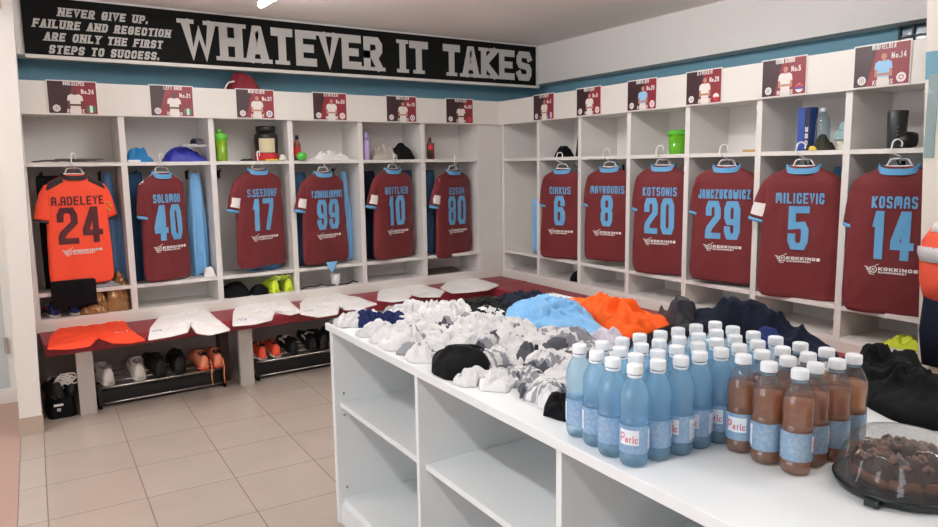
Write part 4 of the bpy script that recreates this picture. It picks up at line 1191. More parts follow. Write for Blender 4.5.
wb = thing('water_bottle', 'clear half litre bottle standing on the shelf above jersey 5', 'bottle', RW(2.985, .11, US), RZ_R)
MB().lathe([(0, .034), (.01, .038), (.10, .038), (.115, .035), (.13, .038), (.165, .034), (.20, .016), (.215, .014)], 24).build('body', clear_mat('clear_plastic', (214, 228, 232), .7, body=.10), wb, smooth=True)
MB().lathe([(.205, .0165), (.225, .016)], 16).build('cap', clear_mat('cap_clear', (236, 240, 244), .3, body=.8), wb, smooth=True)
rheap('goalkeeper_glove', mat('black_yellow_glove', (40, 40, 30), .8, var=.5, vscale=30), [(3.00, .0), (3.09, .0), (3.09, .08), (3.0, .08)], US, .085, 42, 'black and yellow glove beside the folded teal towel', 'glove', fold=.6, fs=25)
M_yel = mat('yellow_plastic', (224, 196, 60), .5)
rheap('glove_cuff', M_yel, [(2.985, -.004), (3.03, -.004), (3.03, .0), (2.985, .0)], US, .03, 43, 'yellow cuff of a glove at the shelf front above jersey 5', 'glove', fold=.5)
rheap('folded_cloth', mat('cream_cloth', (220, 212, 196), .9, bump=.2), [(3.06, .09), (3.17, .02), (3.17, .22), (3.06, .24)], US, .055, 44, 'cream cloth under the teal towel', 'cloth', flat=10, fold=.3)
rheap('folded_towel', mat('pale_teal_towel', (158, 190, 192), .95, bump=.5, bscale=120), [(3.05, .10), (3.172, .03), (3.172, .24), (3.05, .25)], US+.052, .06, 45, 'pale teal folded towel, lower fold', 'towel', flat=8, fold=.2)
rheap('folded_towel', MATS['pale_teal_towel'], [(3.07, .11), (3.172, .04), (3.172, .24), (3.06, .25)], US+.105, .055, 46, 'pale teal folded towel, topmost', 'towel', flat=8, fold=.25)
tb = thing('tumbler', 'dark grey metal tumbler on the shelf above jersey 14', 'tumbler', RW(3.375, .12, US), RZ_R)
MB().lathe([(0, .036), (.005, .04), (.18, .047), (.185, .045)], 28).build('cup', mat('gunmetal', (62, 64, 64), .35, metal=.3), tb, smooth=True)
mb = MB(); text(mb, 'TUMBLER'[:0] + 'III', -.0, .05, -.004, .004, .003, lambda u, v: (.025+v, -.0412, .06+u), sub=1); mb.build('cup_mark', M_greyp, tb)
ls = thing('camera_lens', 'black round gadget lying beside the dark grey tumbler', 'gadget', RW(3.455, .06, US), RZ_R)
MB().tube([(-.03, -.0, .04), (.0, -.0, .04), (.0, .03, .04), (.02, .05, .04)], [.03, .04, .04, .034], 20).build('barrel', M_blackplastic, ls, smooth=True)

# red bag lying on top of the left lockers
rbg = heap('holdall_bag', mat('dark_red_nylon', (130, 34, 44), .6, bump=.2), [(-2.36, .03), (-2.06, .03), (-2.06, .28), (-2.36, .28)], HB+.023, .36, 51, 'dark red holdall lying on top of the lockers under the banner', 'bag', fold=.12, flat=2.4)
mb = MB(); mb.tube([(-2.37, .04, HZ-.0), (-2.36, .035, HZ+.03), (-2.34, .035, HZ+.052), (-2.30, .04, HZ+.062)], .006, 6); mb.build('strap', M_lacew, rbg)

# ================================================================== COUNTER
ZC = 0.84
CRZ = -math.atan(0.0505); CO = (-2.767, -2.491)
CDEP = 1.16; CLEN = 3.30
def CW(lx, ly, z=ZC): return (CO[0] + lx*cos(CRZ) - ly*sin(CRZ), CO[1] + lx*sin(CRZ) + ly*cos(CRZ), z)
def CLoc(x, y):
    dx, dy = x-CO[0], y-CO[1]
    return (dx*cos(CRZ) + dy*sin(CRZ), -dx*sin(CRZ) + dy*cos(CRZ))
ct = thing('counter', 'white island counter with open shelves covered in clothes and bottles', 'counter', (CO[0], CO[1], 0), CRZ)
MB().box(0, CDEP, -CLEN, 0, ZC-.028, ZC).build('worktop', M_counter, ct, bevel=.002)
MB().box(.012, CDEP-.01, -.045, -.015, 0, ZC-.028).build('end_panel', M_counter, ct, bevel=.001)
LY = [-.765, -1.479, -2.19, -2.90]
for y in LY: MB().box(.012, CDEP-.01, y-.010, y+.010, 0, ZC-.028).build('divider', M_counter, ct, bevel=.001)
edges = [-.045] + LY
for i in range(4):
    a = edges[i] - (.010 if i else 0); b = edges[i+1] + .010
    MB().box(.035, .62, b, a, .495, .515).build('shelf', M_counter, ct, bevel=.001)
    MB().box(.035, .62, b, a, .085, .105).build('shelf', M_counter, ct, bevel=.001)
    MB().box(.02, .62, b, a, .0, .085).build('kick_panel', M_counter, ct)
MB().box(.62, .632, -2.90, -.045, 0, ZC-.028).build('back_panel', M_counter, ct)
sc_ = MB()
for y, z in ((-.0449, .79), (-.0449, .46), (-.0449, .55), (-.0449, .15)):
    sc_.lathe([(-.004, .004), (.004, .004)], 8, .05, y-.001, z)
sc_.build('shelf_pins', M_greyp, ct)

def clampc(pts):
    out = []
    for p in pts:
        lx, ly = CLoc(p[0], p[1])
        lx = min(max(lx, .012), CDEP-.012); ly = min(ly, -.012)
        q = CW(lx, ly); out.append((q[0], q[1]))
    return out
def cheap(name, m, pts, h, seed, label, cat, group=None, z=ZC, **k):
    return heap(name, m, clampc(pts), z, h, seed, label, cat, group, **k)

# big garments along the far side
cheap('dark_trousers', M_blackcloth, [(-2.179, -2.337), (-1.99, -2.391), (-1.825, -2.525), (-1.818, -2.627), (-1.997, -2.833), (-2.162, -2.855), (-2.258, -2.779), (-2.289, -2.6)], .05, 61, 'black heap of clothing with white flecks between the socks and the blue shirt', 'clothes', fold=.6)
cheap('navy_jacket', M_navycloth, [(-1.946, -2.393), (-1.752, -2.375), (-1.667, -2.48), (-1.722, -2.641), (-1.919, -2.785), (-2.056, -2.785), (-2.049, -2.594)], .055, 62, 'dark navy garment on the far corner of the counter behind the blue shirt', 'clothes', fold=.4)
fl_ = MB(); random.seed(5)
bs = cheap('blue_shirt', M_skycloth, [(-2.198, -2.923), (-2.037, -2.746), (-1.891, -2.631), (-1.785, -2.623), (-1.726, -2.702), (-1.795, -2.885), (-1.877, -3.081), (-1.985, -3.267), (-2.08, -3.352), (-2.106, -3.293), (-2.163, -3.249), (-2.158, -3.132), (-2.205, -3.052)], .075, 63, 'crumpled light blue shirt on the counter left of the orange shirt', 'shirt', fold=.75, fs=11, flat=5)
cheap('orange_shirt', M_orangecloth, [(-1.773, -2.756), (-1.708, -2.809), (-1.636, -2.955), (-1.584, -3.108), (-1.579, -3.267), (-1.65, -3.355), (-1.822, -3.395), (-1.968, -3.439), (-2.04, -3.421), (-1.99, -3.304), (-1.911, -3.149), (-1.855, -2.998), (-1.83, -2.885)], .095, 64, 'bright orange shirt lying between the blue shirt and the dark jacket', 'shirt', fold=.7, fs=10, flat=5)
cheap('black_shirt', M_blackcloth, [(-2.124, -3.445), (-1.974, -3.435), (-1.721, -3.366), (-1.595, -3.398), (-1.579, -3.543), (-1.59, -3.695), (-1.79, -3.789), (-1.832, -3.582), (-2.068, -3.607), (-2.158, -3.537)], .035, 65, 'black clothing spread under the orange shirt behind the bottles', 'clothes', fold=.6)
cheap('dark_jacket', M_navycloth, [(-1.585, -3.312), (-1.424, -3.314), (-1.365, -3.437), (-1.388, -3.606), (-1.508, -3.797), (-1.689, -4.021), (-1.785, -3.977), (-1.784, -3.858), (-1.759, -3.711), (-1.794, -3.575)], .165, 66, 'large dark navy jacket heaped behind the bottles', 'jacket', fold=.45, fs=6)
cheap('striped_bundle', mat('black_grey_trim', (60, 60, 66), .85, bump=.3, var=.7, vscale=22), [(-1.704, -3.312), (-1.503, -3.225), (-1.44, -3.276), (-1.486, -3.39), (-1.644, -3.534), (-1.784, -3.545), (-1.796, -3.456)], .11, 67, 'blue grey and black trimmed garment at the left end of the dark jacket', 'clothes', fold=.9, fs=16)
cheap('blue_shorts', M_navy2, [(-1.751, -3.717), (-1.656, -3.719), (-1.678, -3.808), (-1.769, -3.9), (-1.84, -3.876), (-1.844, -3.811)], .07, 68, 'royal blue cloth showing below the dark jacket behind the bottles', 'clothes', fold=.5)
cheap('black_tracksuit', M_blackcloth, [(-1.792, -4.028), (-1.679, -4.029), (-1.607, -4.099), (-1.54, -4.221), (-1.513, -4.346), (-2.081, -4.553), (-2.119, -4.464), (-2.13, -4.376), (-2.081, -4.288), (-1.999, -4.188)], .125, 69, 'big black pile of clothing on the right end of the counter behind the cake', 'clothes', fold=.6, fs=8)
cheap('lavender_shirt', M_lavender, [(-2.112, -3.289), (-2.042, -3.304), (-2.029, -3.391), (-2.092, -3.488), (-2.197, -3.507), (-2.188, -3.414)], .05, 70, 'pale lavender cloth tucked under the orange shirt', 'shirt', fold=.7, fs=14)
# ------------------------------------------------------------------ socks
M_sw = mat('sock_white', (224, 223, 223), .95, bump=.75, bscale=30)
M_sm = mat('sock_mottled', (212, 211, 212), .95, bump=.75, bscale=30, var=.22, vscale=45)
M_sg = mat('sock_grey', (150, 150, 156), .95, bump=.75, bscale=30)
M_sd = mat('sock_charcoal', (84, 86, 94), .95, bump=.75, bscale=30)
M_sk = mat('sock_black', (20, 20, 23), .95, bump=.75, bscale=30)
M_sn = mat('sock_navy', (34, 42, 84), .95, bump=.75, bscale=30)
SK = {'white': [M_sw, M_sw, M_sg], 'mottled': [M_sm, M_sm, M_sg], 'grey': [M_sg, M_sw, M_sd], 'striped': [M_sw, M_sg, M_sd], 'charcoal': [M_sd, M_sd, M_sd],
      'black': [M_sk, M_sk, M_sk], 'navy': [M_sn, M_sn, M_sn], 'toe': [M_sw, M_sw, M_sd], 'checked': [M_sw, M_sk, M_sk]}
def sock(label, path, w, h, kind, seed, z=ZC, group='crumpled socks on the counter', name='sock'):
    P = [Vector((p[0], p[1])) for p in path]
    L = [0]
    for a, b in zip(P[:-1], P[1:]): L.append(L[-1] + (b-a).length)
    def at(t):
        d = L[-1]*t; j = 0
        while j < len(P)-2 and L[j+1] < d: j += 1
        return P[j].lerp(P[j+1], (d-L[j])/max(1e-6, L[j+1]-L[j]))
    n = 9; left = []; right = []
    for i in range(n+1):
        t = i/n
        d = (at(min(1, t+.1)) - at(max(0, t-.1))).normalized()
        s = Vector((-d.y, d.x)); e = .62 if i in (0, n) else 1
        k1 = 1.05 + .75*nz(t*7, seed, 1); k2 = 1.05 + .75*nz(t*7, seed, 9)
        left.append(at(t) + s*w/2*e*k1); right.append(at(t) - s*w/2*e*k2)
    d0 = (P[0]-P[1]).normalized(); d1 = (P[-1]-P[-2]).normalized()
    out = left + [P[-1] + d1*w*.22] + right[::-1] + [P[0] + d0*w*.22]
    o = heap(name, SK[kind], clampc([(p.x, p.y) for p in out]), z, h*.85, seed, None, None, None, flat=5, fold=.42, fs=22, n=120, rings=30, cut=.1, ridges=22, rw=.0055, edge=.006)
    # knitted bands follow the length of the sock
    me = o.data
    if len(set(SK[kind])) > 1:
        for pg in me.polygons:
            c = Vector((pg.center.x, pg.center.y)); best = None
            for i in range(41):
                q = (at(i/40) - c).length
                if best is None or q < best[0]: best = (q, i/40)
            t = best[1] + .03*nz(c.x*30, c.y*30, seed)
            if kind == 'striped': mi = 2 if t < .18 or t > .9 else (1 if (t*7 % 1) < .45 else 0)
            elif kind == 'toe': mi = 2 if t > .72 else 0
            elif kind == 'checked': mi = 1 if (t*5 % 1) < .45 and noise.noise(Vector((c.x*60, c.y*60, seed))) > -.25 else 0
            elif kind == 'grey': mi = 1 if .30 < t < .55 else (2 if t < .14 else 0)
            elif kind == 'white': mi = 2 if (.46 < t < .50) else 0
            else: mi = 0
            pg.material_index = mi
    return tag(o, label, 'sock', group)
SOCKS = [
 ('flat charcoal sock at the far left corner of the counter', [(-2.753, -2.509), (-2.716, -2.514), (-2.679, -2.519)], .07, .016, 'charcoal', 0),
 ('mottled white sock bundle beside the flat charcoal sock', [(-2.745, -2.606), (-2.691, -2.581), (-2.626, -2.538), (-2.566, -2.51)], .13, .062, 'mottled', 0),
 ('small navy sock in front of the navy sock ball', [(-2.686, -2.652), (-2.64, -2.621), (-2.592, -2.588)], .09, .055, 'navy', 0),
 ('rounded navy blue sock ball near the left end of the counter', [(-2.627, -2.631), (-2.566, -2.632), (-2.533, -2.705)], .11, .06, 'navy', 0),
 ('folded mottled sock at the counter edge in front of the navy ones', [(-2.757, -2.806), (-2.693, -2.775), (-2.621, -2.769)], .08, .05, 'mottled', 0),
 ('mottled white sock next along the edge', [(-2.758, -2.918), (-2.662, -2.86), (-2.555, -2.821), (-2.489, -2.829)], .09, .055, 'mottled', 0),
 ('long white sock pile at the counter edge left of the black bundle', [(-2.765, -3.036), (-2.673, -2.984), (-2.585, -2.959), (-2.493, -2.951)], .12, .07, 'white', 0),
 ('grey toed white sock poking over the counter edge', [(-2.656, -3.086), (-2.719, -3.105), (-2.764, -3.103)], .07, .04, 'grey', 0),
 ('round white sock ball touching the black bundle', [(-2.776, -3.217), (-2.721, -3.199), (-2.644, -3.163)], .10, .06, 'white', 0),
 ('white sock with peaked fold behind the navy sock ball', [(-2.497, -2.59), (-2.397, -2.514), (-2.386, -2.628)], .12, .075, 'white', 0),
 ('white sock at the far edge behind the peaked one', [(-2.532, -2.46), (-2.437, -2.427), (-2.358, -2.463)], .10, .05, 'white', 0),
 ('wide white sock with pointed fold in the middle of the far pile', [(-2.433, -2.737), (-2.292, -2.651), (-2.249, -2.737)], .16, .085, 'white', 0),
 ('white sock with small black mark behind the charcoal band', [(-2.551, -2.736), (-2.458, -2.718), (-2.401, -2.762)], .12, .06, 'white', 0),
 ('charcoal sock with pale band lying flat in the middle', [(-2.588, -2.878), (-2.52, -2.91), (-2.452, -2.943), (-2.392, -2.948)], .07, .05, 'checked', 0),
 ('white sock lying over the charcoal band', [(-2.476, -3.044), (-2.337, -2.948), (-2.22, -2.906)], .11, .075, 'white', 0),
 ('white sock with dark grey toe in the middle', [(-2.568, -3.119), (-2.483, -3.131), (-2.425, -3.159), (-2.403, -3.212)], .10, .055, 'toe', 0),
 ('white sock heap behind the black bundle', [(-2.621, -3.061), (-2.543, -3.03), (-2.47, -3.049)], .14, .06, 'white', 0),
 ('big white sock pile before the blue shirt, left part', [(-2.425, -3.194), (-2.309, -3.135), (-2.223, -3.122)], .15, .075, 'white', 0),
 ('big white sock pile before the blue shirt, right part', [(-2.416, -3.305), (-2.284, -3.231), (-2.2, -3.22)], .15, .07, 'white', 0),
 ('white sock with black dots on the big white pile', [(-2.532, -3.375), (-2.438, -3.354), (-2.386, -3.394)], .10, .05, 'checked', 0),
 ('grey white sock spread behind the striped socks', [(-2.626, -3.39), (-2.529, -3.376), (-2.484, -3.441)], .12, .05, 'white', 0),
 ('black and white checked sock left of the folded grey sock', [(-2.373, -3.338), (-2.296, -3.294), (-2.228, -3.274)], .08, .05, 'checked', 0),
 ('large folded grey white sock behind the first water bottle', [(-2.359, -3.383), (-2.249, -3.349), (-2.199, -3.405)], .16, .085, 'grey', 0),
 ('white sock with dark cuff beside the folded grey one', [(-2.384, -3.518), (-2.282, -3.474), (-2.228, -3.483)], .12, .06, 'striped', 0),
 ('grey banded sock at the counter edge right of the black bundle', [(-2.775, -3.437), (-2.693, -3.421), (-2.611, -3.401), (-2.524, -3.38)], .09, .055, 'striped', 0),
 ('pale grey sock at the counter edge below the banded one', [(-2.798, -3.493), (-2.746, -3.508), (-2.677, -3.511)], .08, .04, 'mottled', 0),
 ('pale grey white sock with round toe at the counter edge', [(-2.607, -3.564), (-2.684, -3.579), (-2.762, -3.589)], .09, .06, 'white', 0),
 ('striped grey sock crossing the middle of the edge pile', [(-2.638, -3.489), (-2.628, -3.573), (-2.643, -3.68), (-2.631, -3.733)], .10, .055, 'striped', 0),
 ('charcoal heeled striped sock nearest the bottles', [(-2.689, -3.667), (-2.671, -3.713), (-2.686, -3.795), (-2.665, -3.811)], .10, .065, 'striped', 0),
 ('charcoal cuffed sock standing behind the striped pile', [(-2.558, -3.551), (-2.497, -3.544), (-2.478, -3.585)], .10, .07, 'grey', 0),
 ('white sock squeezed behind the left water bottles', [(-2.571, -3.665), (-2.473, -3.615), (-2.365, -3.561)], .10, .06, 'white', 0),
 ('white sock under the folded grey one', [(-2.513, -3.477), (-2.439, -3.476), (-2.394, -3.51)], .11, .055, 'white', 0),
 ('small black sock at the counter edge beside the first water bottle', [(-2.671, -3.766), (-2.698, -3.825), (-2.747, -3.898)], .07, .05, 'black', 0),
 ('black sock on the far pile behind the white sock', [(-2.28, -2.811), (-2.184, -2.788), (-2.149, -2.865)], .09, .045, 'checked', 0),
 ('grey flecked white sock on the far row left of the wide pointed one', [(-2.547, -2.648), (-2.458, -2.571), (-2.377, -2.53)], .10, .06, 'mottled', 0),
 ('narrow grey sock lying between the white pile and the edge socks', [(-2.505, -2.942), (-2.422, -2.924), (-2.342, -2.901)], .06, .075, 'grey', 0),
 ('pale sock with charcoal toe curled above the striped heap', [(-2.464, -3.302), (-2.509, -3.422), (-2.483, -3.471)], .08, .085, 'toe', 0),
 ('white sock draped across the middle toward the blue shirt', [(-2.424, -3.084), (-2.291, -3.027), (-2.189, -3.02)], .09, .07, 'mottled', 0),
 ('charcoal banded sock half under the big white pile', [(-2.474, -3.26), (-2.404, -3.246), (-2.366, -3.276)], .07, .06, 'striped', 0),
 ('white sock with grey heel between the edge pile and the big white pile', [(-2.592, -3.298), (-2.511, -3.265), (-2.474, -3.293)], .09, .07, 'grey', 0),
 ('grey sock with white stripes next to the charcoal heeled one', [(-2.675, -3.586), (-2.627, -3.599), (-2.607, -3.637)], .08, .06, 'striped', 0),
]
for i, (lb, p, w_, h_, k_, s_) in enumerate(SOCKS): sock(lb, p, w_, h_, k_, i*1.37 + 2)
cheap('black_bundle', M_blackcloth, [(-2.808, -3.36), (-2.731, -3.252), (-2.669, -3.239), (-2.593, -3.266), (-2.584, -3.364), (-2.645, -3.458), (-2.714, -3.483), (-2.783, -3.48), (-2.819, -3.44)], .085, 72, 'black woollen bundle at the counter edge among the white socks', 'clothes', fold=.3, flat=4)

# ------------------------------------------------------------------ bottles
M_pet = clear_mat('blue_tinted_plastic', (238, 249, 254), .6, rough=.05, body=.34, bodyrgb=(186, 230, 254), refr=.4, transl=.55)
M_petb = clear_mat('brown_bottle_plastic', (226, 228, 232), .6, rough=.08, body=.06)
M_cap = mat('white_bottle_cap', (238, 242, 246), .4)
def drink_mat():
    return clear_mat('amber_drink', (252, 222, 184), .5, rough=.06, body=.40, bodyrgb=(252, 172, 112), refr=.4, transl=.55)
M_drink = drink_mat()
def label_mat():
    m = clear_mat('blue_dotted_label', (176, 214, 242), .5, rough=.2, body=.62, bodyrgb=(168, 208, 240))
    nt = m.node_tree
    df = [n for n in nt.nodes if n.type == 'BSDF_DIFFUSE'][0]
    tc = nt.nodes.new('ShaderNodeTexCoord')
    vo = nt.nodes.new('ShaderNodeTexVoronoi'); vo.inputs['Scale'].default_value = 170
    nt.links.new(tc.outputs['Object'], vo.inputs['Vector'])
    n2 = nt.nodes.new('ShaderNodeTexNoise'); n2.inputs['Scale'].default_value = 14
    nt.links.new(tc.outputs['Object'], n2.inputs['Vector'])
    mx = nt.nodes.new('ShaderNodeMix'); mx.data_type = 'RGBA'
    mx.inputs['A'].default_value = lin((128, 186, 232)) + (1,); mx.inputs['B'].default_value = lin((214, 230, 244)) + (1,)
    ad = nt.nodes.new('ShaderNodeMath'); ad.operation = 'MULTIPLY_ADD'
    nt.links.new(vo.outputs['Distance'], ad.inputs[0]); ad.inputs[1].default_value = .6
    nt.links.new(n2.outputs['Fac'], ad.inputs[2])
    ad2 = nt.nodes.new('ShaderNodeMath'); ad2.operation = 'SUBTRACT'; ad2.use_clamp = True
    nt.links.new(ad.outputs[0], ad2.inputs[0]); ad2.inputs[1].default_value = .35
    nt.links.new(ad2.outputs[0], mx.inputs['Factor'])
    nt.links.new(mx.outputs['Result'], df.inputs['Color'])
    return m
M_label = label_mat()
M_redtext = mat('red_label_lettering', (206, 70, 96), .5)
M_panel = mat('pale_label_panel', (226, 234, 242), .5)
BR = .0306
PROF = [(0, .020), (.003, .026), (.010, .0292), (.026, BR), (.028, .0292), (.030, .0296), (.091, .0296), (.093, BR), (.097, BR), (.099, .0285), (.104, .0296), (.109, .0282), (.114, .0296), (.119, .0285), (.126, .0300), (.142, .0302), (.155, .0288), (.168, .0245), (.178, .0195), (.186, .0145), (.192, .0130), (.200, .0128)]
def make_bottle(brown):
    root = bpy.data.objects.new('iced_tea_bottle' if brown else 'water_bottle', None); col.objects.link(root)
    MB().lathe(PROF, 28).build('body', M_petb if brown else M_pet, root, smooth=True)
    if brown:
        pr = [(z + (.0015 if z < .01 else 0), r - .0012) for z, r in PROF if z <= .160]
        MB().lathe(pr, 24).build('drink', M_drink, root, smooth=True)
    # cap with knurled skirt
    mb = MB(); seg = 48
    rings = []
    for z, r, kn in ((.194, .0166, 0), (.1965, .0168, 0), (.1975, .0164, 1), (.210, .0164, 1), (.2125, .0156, 0), (.2132, .0138, 0)):
        rings.append([((r + (.0004 if kn and q % 2 else 0))*cos(2*pi*q/seg), (r + (.0004 if kn and q % 2 else 0))*sin(2*pi*q/seg), z) for q in range(seg)])
    mb.loft(rings); mb.build('cap', M_cap, root, smooth=True)
    MB().lathe([(.187, .0152), (.189, .0156), (.191, .0152)], 24).build('neck_ring', M_pet if brown else M_cap, root, smooth=True)
    lb = MB().lathe([(.032, .0309), (.090, .0309)], 36, cap=False).build('label', M_label, root, smooth=True)
    def cyl(u, v, r=.0313): return (r*sin(u/r), -r*cos(u/r), v)
    mb = MB()
    mb.add([cyl(u, z, .0311) for z in (.050, .082) for u in [-.021 + .006*k for k in range(8)]], [(k, k+1, k+9, k+8) for k in range(7)])
    mb.build('logo_panel', M_panel, lb, smooth=True)
    mb = MB(); text(mb, 'P', -.019, -.009, .055, .075, .0020, lambda u, v: cyl(u, v), sub=.002)
    text(mb, 'eric', -.0075, .019, .055, .0715, .0018, lambda u, v: cyl(u, v), gap=.3, sub=.002)
    mb.build('brand_lettering', M_redtext, lb)
    mb = MB()
    mb.add([cyl(u, z, .0311) for z in (.038, .082) for u in [.045 + .005*k for k in range(6)]], [(k, k+1, k+7, k+6) for k in range(5)])
    mb.build('nutrition_panel', M_panel, lb, smooth=True)
    mb = MB()
    for k in range(6): ribbon(mb, [(.047, .040 + k*.006), (.068, .040 + k*.006)], .0010, lambda u, v: cyl(u, v), .003)
    mb.build('panel_lines', mat('blue_label_lines', (110, 150, 200), .6), lb)
    return root
BLUE = [(-2.7842, -3.9877), (-2.7931, -4.0514), (-2.8059, -4.1125), (-2.8063, -4.1754), (-2.7237, -3.9988), (-2.6623, -4.0027), (-2.7294, -4.06), (-2.6009, -4.0006), (-2.6682, -4.0665), (-2.7443, -4.1203), (-2.7448, -4.1818), (-2.5403, -4.0116), (-2.6067, -4.0654), (-2.6832, -4.128), (-2.4789, -4.0146), (-2.5457, -4.0728), (-2.6198, -4.1268), (-2.6841, -4.1916), (-2.4141, -4.0178), (-2.4847, -4.0808), (-2.5589, -4.1372), (-2.6226, -4.1917), (-2.3499, -4.0265), (-2.4234, -4.0854), (-2.4975, -4.1409), (-2.5618, -4.2011), (-2.3612, -4.0871), (-2.4354, -4.1459), (-2.5003, -4.2033), (-2.3702, -4.1507), (-2.439, -4.2087), (-2.3745, -4.2124)]
BROWN = [(-2.5696, -4.2622), (-2.5787, -4.329), (-2.577, -4.3952), (-2.5082, -4.2663), (-2.5114, -4.3287), (-2.513, -4.3903), (-2.4472, -4.276), (-2.4503, -4.3375), (-2.4514, -4.4011), (-2.383, -4.2789), (-2.384, -4.3404), (-2.3877, -4.4018)]
random.seed(11)
camdir = lambda x, y: atan2(-3.894 - x, -(-5.17 - y))    # turn that faces the label to the camera side
BL = {0: 'clear end water bottle beside the black sock, leftmost of the pack', 1: 'second water bottle along the counter edge', 2: 'third water bottle along the counter edge, pale panel in front',
      3: 'water bottle at the very front corner of the pack, red lettering in front', 10: 'water bottle in the front row next to the corner bottle', 17: 'water bottle in the front row showing part of the red lettering',
      21: 'water bottle in the front row, fourth from the front corner', 25: 'water bottle in the front row touching the brown bottles'}
FACE = {3: -.35, 10: 1.9, 17: -.7, 21: -.6, 25: -.4, 2: 1.8, 1: 3.0, 0: 2.9}
wb0 = make_bottle(False)
for i, (x, y) in enumerate(BLUE):
    o = wb0 if i == 0 else copy_tree(wb0)
    o.location = (x, y, ZC)
    base = atan2(-(x + 3.894), (y + 5.17)) + 0.0
    # local -y should look at the camera: rotate by the bearing of the camera
    bear = atan2(-5.17 - y, -3.894 - x) + pi/2
    o.rotation_euler = (0, 0, bear + (FACE[i] if i in FACE else random.uniform(-pi, pi)))
    tag(o, BL.get(i, 'blue water bottle with white cap standing inside the pack behind the front row'), 'bottle', 'water bottles on the counter')
br0 = make_bottle(True)
BBL = {0: 'brown iced tea bottle next to the water bottles, red lettering in front', 1: 'second brown iced tea bottle of the front row', 2: 'brown iced tea bottle at the front with pale label panel',
       5: 'brown iced tea bottle right behind the frontmost brown one', 8: 'brown iced tea bottle beside the cake dome, second from the right', 11: 'rightmost brown iced tea bottle, pale amber, beside the black pile'}
FB = {0: -.3, 1: 3.0, 2: 1.75, 5: 1.9, 8: 2.8, 11: 2.6}
for i, (x, y) in enumerate(BROWN):
    o = br0 if i == 0 else copy_tree(br0)
    o.location = (x, y, ZC)
    bear = atan2(-5.17 - y, -3.894 - x) + pi/2
    o.rotation_euler = (0, 0, bear + FB.get(i, random.uniform(-pi, pi)))
    tag(o, BBL.get(i, 'brown iced tea bottle standing behind the front ones in the pack'), 'bottle', 'brown bottles on the counter')

# ------------------------------------------------------------------ cake in its dome
ck = thing('cake_box', 'round black tray with clear plastic dome at the right front of the counter', 'cake box', (-2.485, -4.552, ZC), 0.6)
CR = .115
M_tray = mat('black_glossy_tray', (26, 34, 34), .25)
MB().lathe([(0, CR-.012), (.004, CR-.004), (.012, CR), (.018, CR+.002), (.018, CR-.006), (.006, CR-.014)], 48).build('tray', M_tray, ck, smooth=True)
for a in (radians(150), radians(215), radians(330), radians(20)):
    c, s = cos(a), sin(a); mb = MB()
    mb.loft([[(c*r - s*w_, s*r + c*w_, z) for w_, z in ((-.012, .002), (.012, .002), (.012, .016), (-.012, .016))] for r in (CR-.004, CR+.014)])
    mb.build('tray_tab', M_tray, ck)
M_dome = clear_mat('clear_dome_plastic', (240, 240, 240), .8, rough=.08, body=.03, spec=.45)
mb = MB(); seg = 72; rings = []
for z, r in ((.018, CR-.002), (.030, CR-.004), (.082, CR-.022), (.095, CR-.029), (.103, CR-.040), (.105, CR-.058), (.104, .02)):
    rings.append([((r + .0042*cos(12*2*pi*q/seg)*(1 if .02 < z < .088 else 0))*cos(2*pi*q/seg), (r + .0042*cos(12*2*pi*q/seg)*(1 if .02 < z < .088 else 0))*sin(2*pi*q/seg), z) for q in range(seg)])
mb.loft(rings, False, True); mb.build('dome', M_dome, ck, smooth=True)
mb = MB(); rr = CR-.014
mb.add([( (rr - .024*v)*cos(a), (rr - .024*v)*sin(a), .042 + .04*v) for v in (0, .6) for a in [radians(-78 + 5*k) for k in range(5)]], [(k, k+1, k+6, k+5) for k in range(4)])
mb.build('price_sticker', M_panel, ck)
cake = thing('ring_cake', 'chocolate ring cake with orange filling under the clear dome', 'cake', (-2.485, -4.552, ZC+.0065), 0.2)
M_choc = mat('chocolate_cake', (50, 32, 27), .7, bump=.6, bscale=60, var=.25, vscale=30)
M_filling = mat('orange_filling', (96, 54, 36), .5, bump=.4, bscale=60)
mb = MB(); rings = []
for q in range(48):
    a = 2*pi*q/48; fl = .004*cos(a*10)
    ring = []
    for k in range(14):
        b = 2*pi*k/14
        rr = .052 + (.033 + fl)*cos(b); zz = max(0, .034 + (.036 + fl*.6)*sin(b))
        ring.append((rr*cos(a), rr*sin(a), zz))
    rings.append(ring)
rings.append(rings[0]); mb.loft(rings, False, False); mb.build('sponge', M_choc, cake, smooth=True)
random.seed(8)
fl_rings = []
for q in range(49):
    a = 2*pi*q/48; wob = .0025*nz(cos(a)*3, sin(a)*3, 4)
    fl_rings.append([((.0855 + wob + .0030*cos(b))*cos(a), (.0855 + wob + .0045*cos(b))*sin(a), .030 + .010*sin(b) + .008*nz(cos(a)*4, sin(a)*4)) for b in [2*pi*k/8 for k in range(8)]])
MB().loft(fl_rings, False, False).build('filling', M_filling, cake, smooth=True)
mb = MB()
for q in range(60):
    a = random.uniform(0, 2*pi); r_ = random.uniform(.030, .078)
    x, y = r_*cos(a), r_*sin(a)
    dx_, dy_ = .009*cos(a*7), .009*sin(a*7); zt_ = .066 - max(0, abs(r_-.052)-.012)*.55
    mb.tube([(x-dx_, y-dy_, zt_), (x, y, zt_+.004+.004*random.random()), (x+dx_, y+dy_, zt_)], .0042, 5)
mb.build('chocolate_curls', mat('chocolate_curls', (116, 84, 70), .6), cake, smooth=True)

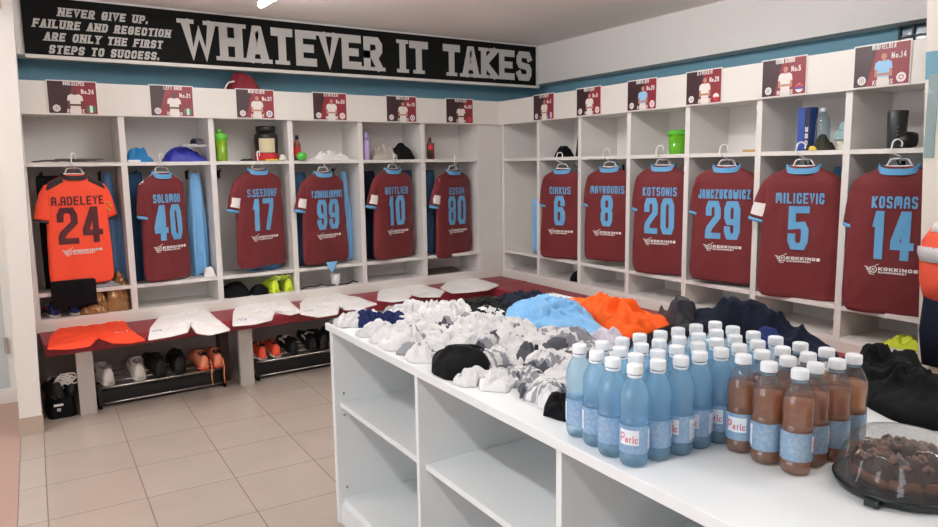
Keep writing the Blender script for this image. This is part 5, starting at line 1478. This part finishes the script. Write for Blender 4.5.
# ================================================================== things on the partition at the right
jk = thing('hanging_jacket', 'orange grey and white jacket hanging on the partition at the right edge', 'jacket', RW(3.86, -.165, .84), RZ_R)
mb = MB()
def jring(z, w_, d, sd): return [(w_*cos(2*pi*k/20)*(1 + .1*nz(z*9, k*.4, sd)), -.0 - d*(.5 + .5*sin(2*pi*k/20))*(1 + .2*nz(z*12, k*.5, sd+3)) , z) for k in range(20)]
mb.loft([jring(z, w_, d, 2) for z, w_, d in ((.0, .15, .05), (.08, .17, .07), (.16, .17, .08), (.26, .16, .08), (.32, .13, .06))]); mb.build('body', mat('coral_red_cloth', (236, 92, 66), .8, bump=.2), jk, smooth=True)
mb = MB(); mb.loft([jring(z, w_, d, 5) for z, w_, d in ((.17, .176, .090), (.21, .178, .092), (.235, .172, .090))]); mb.build('reflective_band', mat('pale_grey_band', (200, 198, 200), .5), jk, smooth=True)
mb = MB(); mb.loft([jring(z, w_, d, 5) for z, w_, d in ((.30, .14, .07), (.34, .12, .06), (.37, .07, .04))]); mb.build('collar', M_whitecloth, jk, smooth=True)
MB().lathe([(-.02, .008), (.02, .008)], 8, 0, 0, .37).build('loop', M_blackplastic, jk)
nv_ = thing('hanging_trousers', 'dark navy trousers hanging below the orange jacket at the right edge', 'trousers', RW(3.86, -.165, .54), RZ_R)
mb = MB(); mb.loft([jring(z, w_, d, 9) for z, w_, d in ((.0, .14, .04), (.15, .16, .05), (.32, .15, .05))]); mb.build('legs', M_navycloth, nv_, smooth=True)
gs = tag(MB().box(-.012, .03, -.006, 0, 0, .36).build('glass_strip', clear_mat('pale_glass', (206, 222, 224), .7, body=.35)), 'narrow pale glass strip on the partition beside the rightmost poster', 'panel')
gs.location = RW(3.668, -.161, 1.46); gs.rotation_euler = (0, 0, RZ_R)

# ================================================================== CEILING LIGHTS
M_lamp = mat('lamp_diffuser', (252, 250, 250), .5, emis=100.0)
for i, (loc, ln, rz, pw, c) in enumerate(LAMPS):
    lb = ['ceiling batten over the bench in front of the left lockers', 'ceiling batten along the right lockers', 'ceiling batten over the counter front', 'ceiling batten over the right front of the room', 'ceiling batten in the hall outside the doorway'][i]
    t = thing('ceiling_light', lb, 'light', (loc[0], loc[1], CZ), rz, 'ceiling battens')
    MB().box(-ln/2-.03, ln/2+.03, -.05, .05, -.03, 0).build('housing', M_hanger, t, bevel=.004)
    mb = MB()
    for x in (-ln/2+.02, ln/2-.02): mb.box(x-.012, x+.012, -.015, .015, -.09, -.028)
    mb.build('tube_holder', M_hanger, t)
    MB().tube([(-ln/2, 0, -.082), (ln/2, 0, -.082)], .020, 12).build('tube', M_lamp, t, smooth=True)
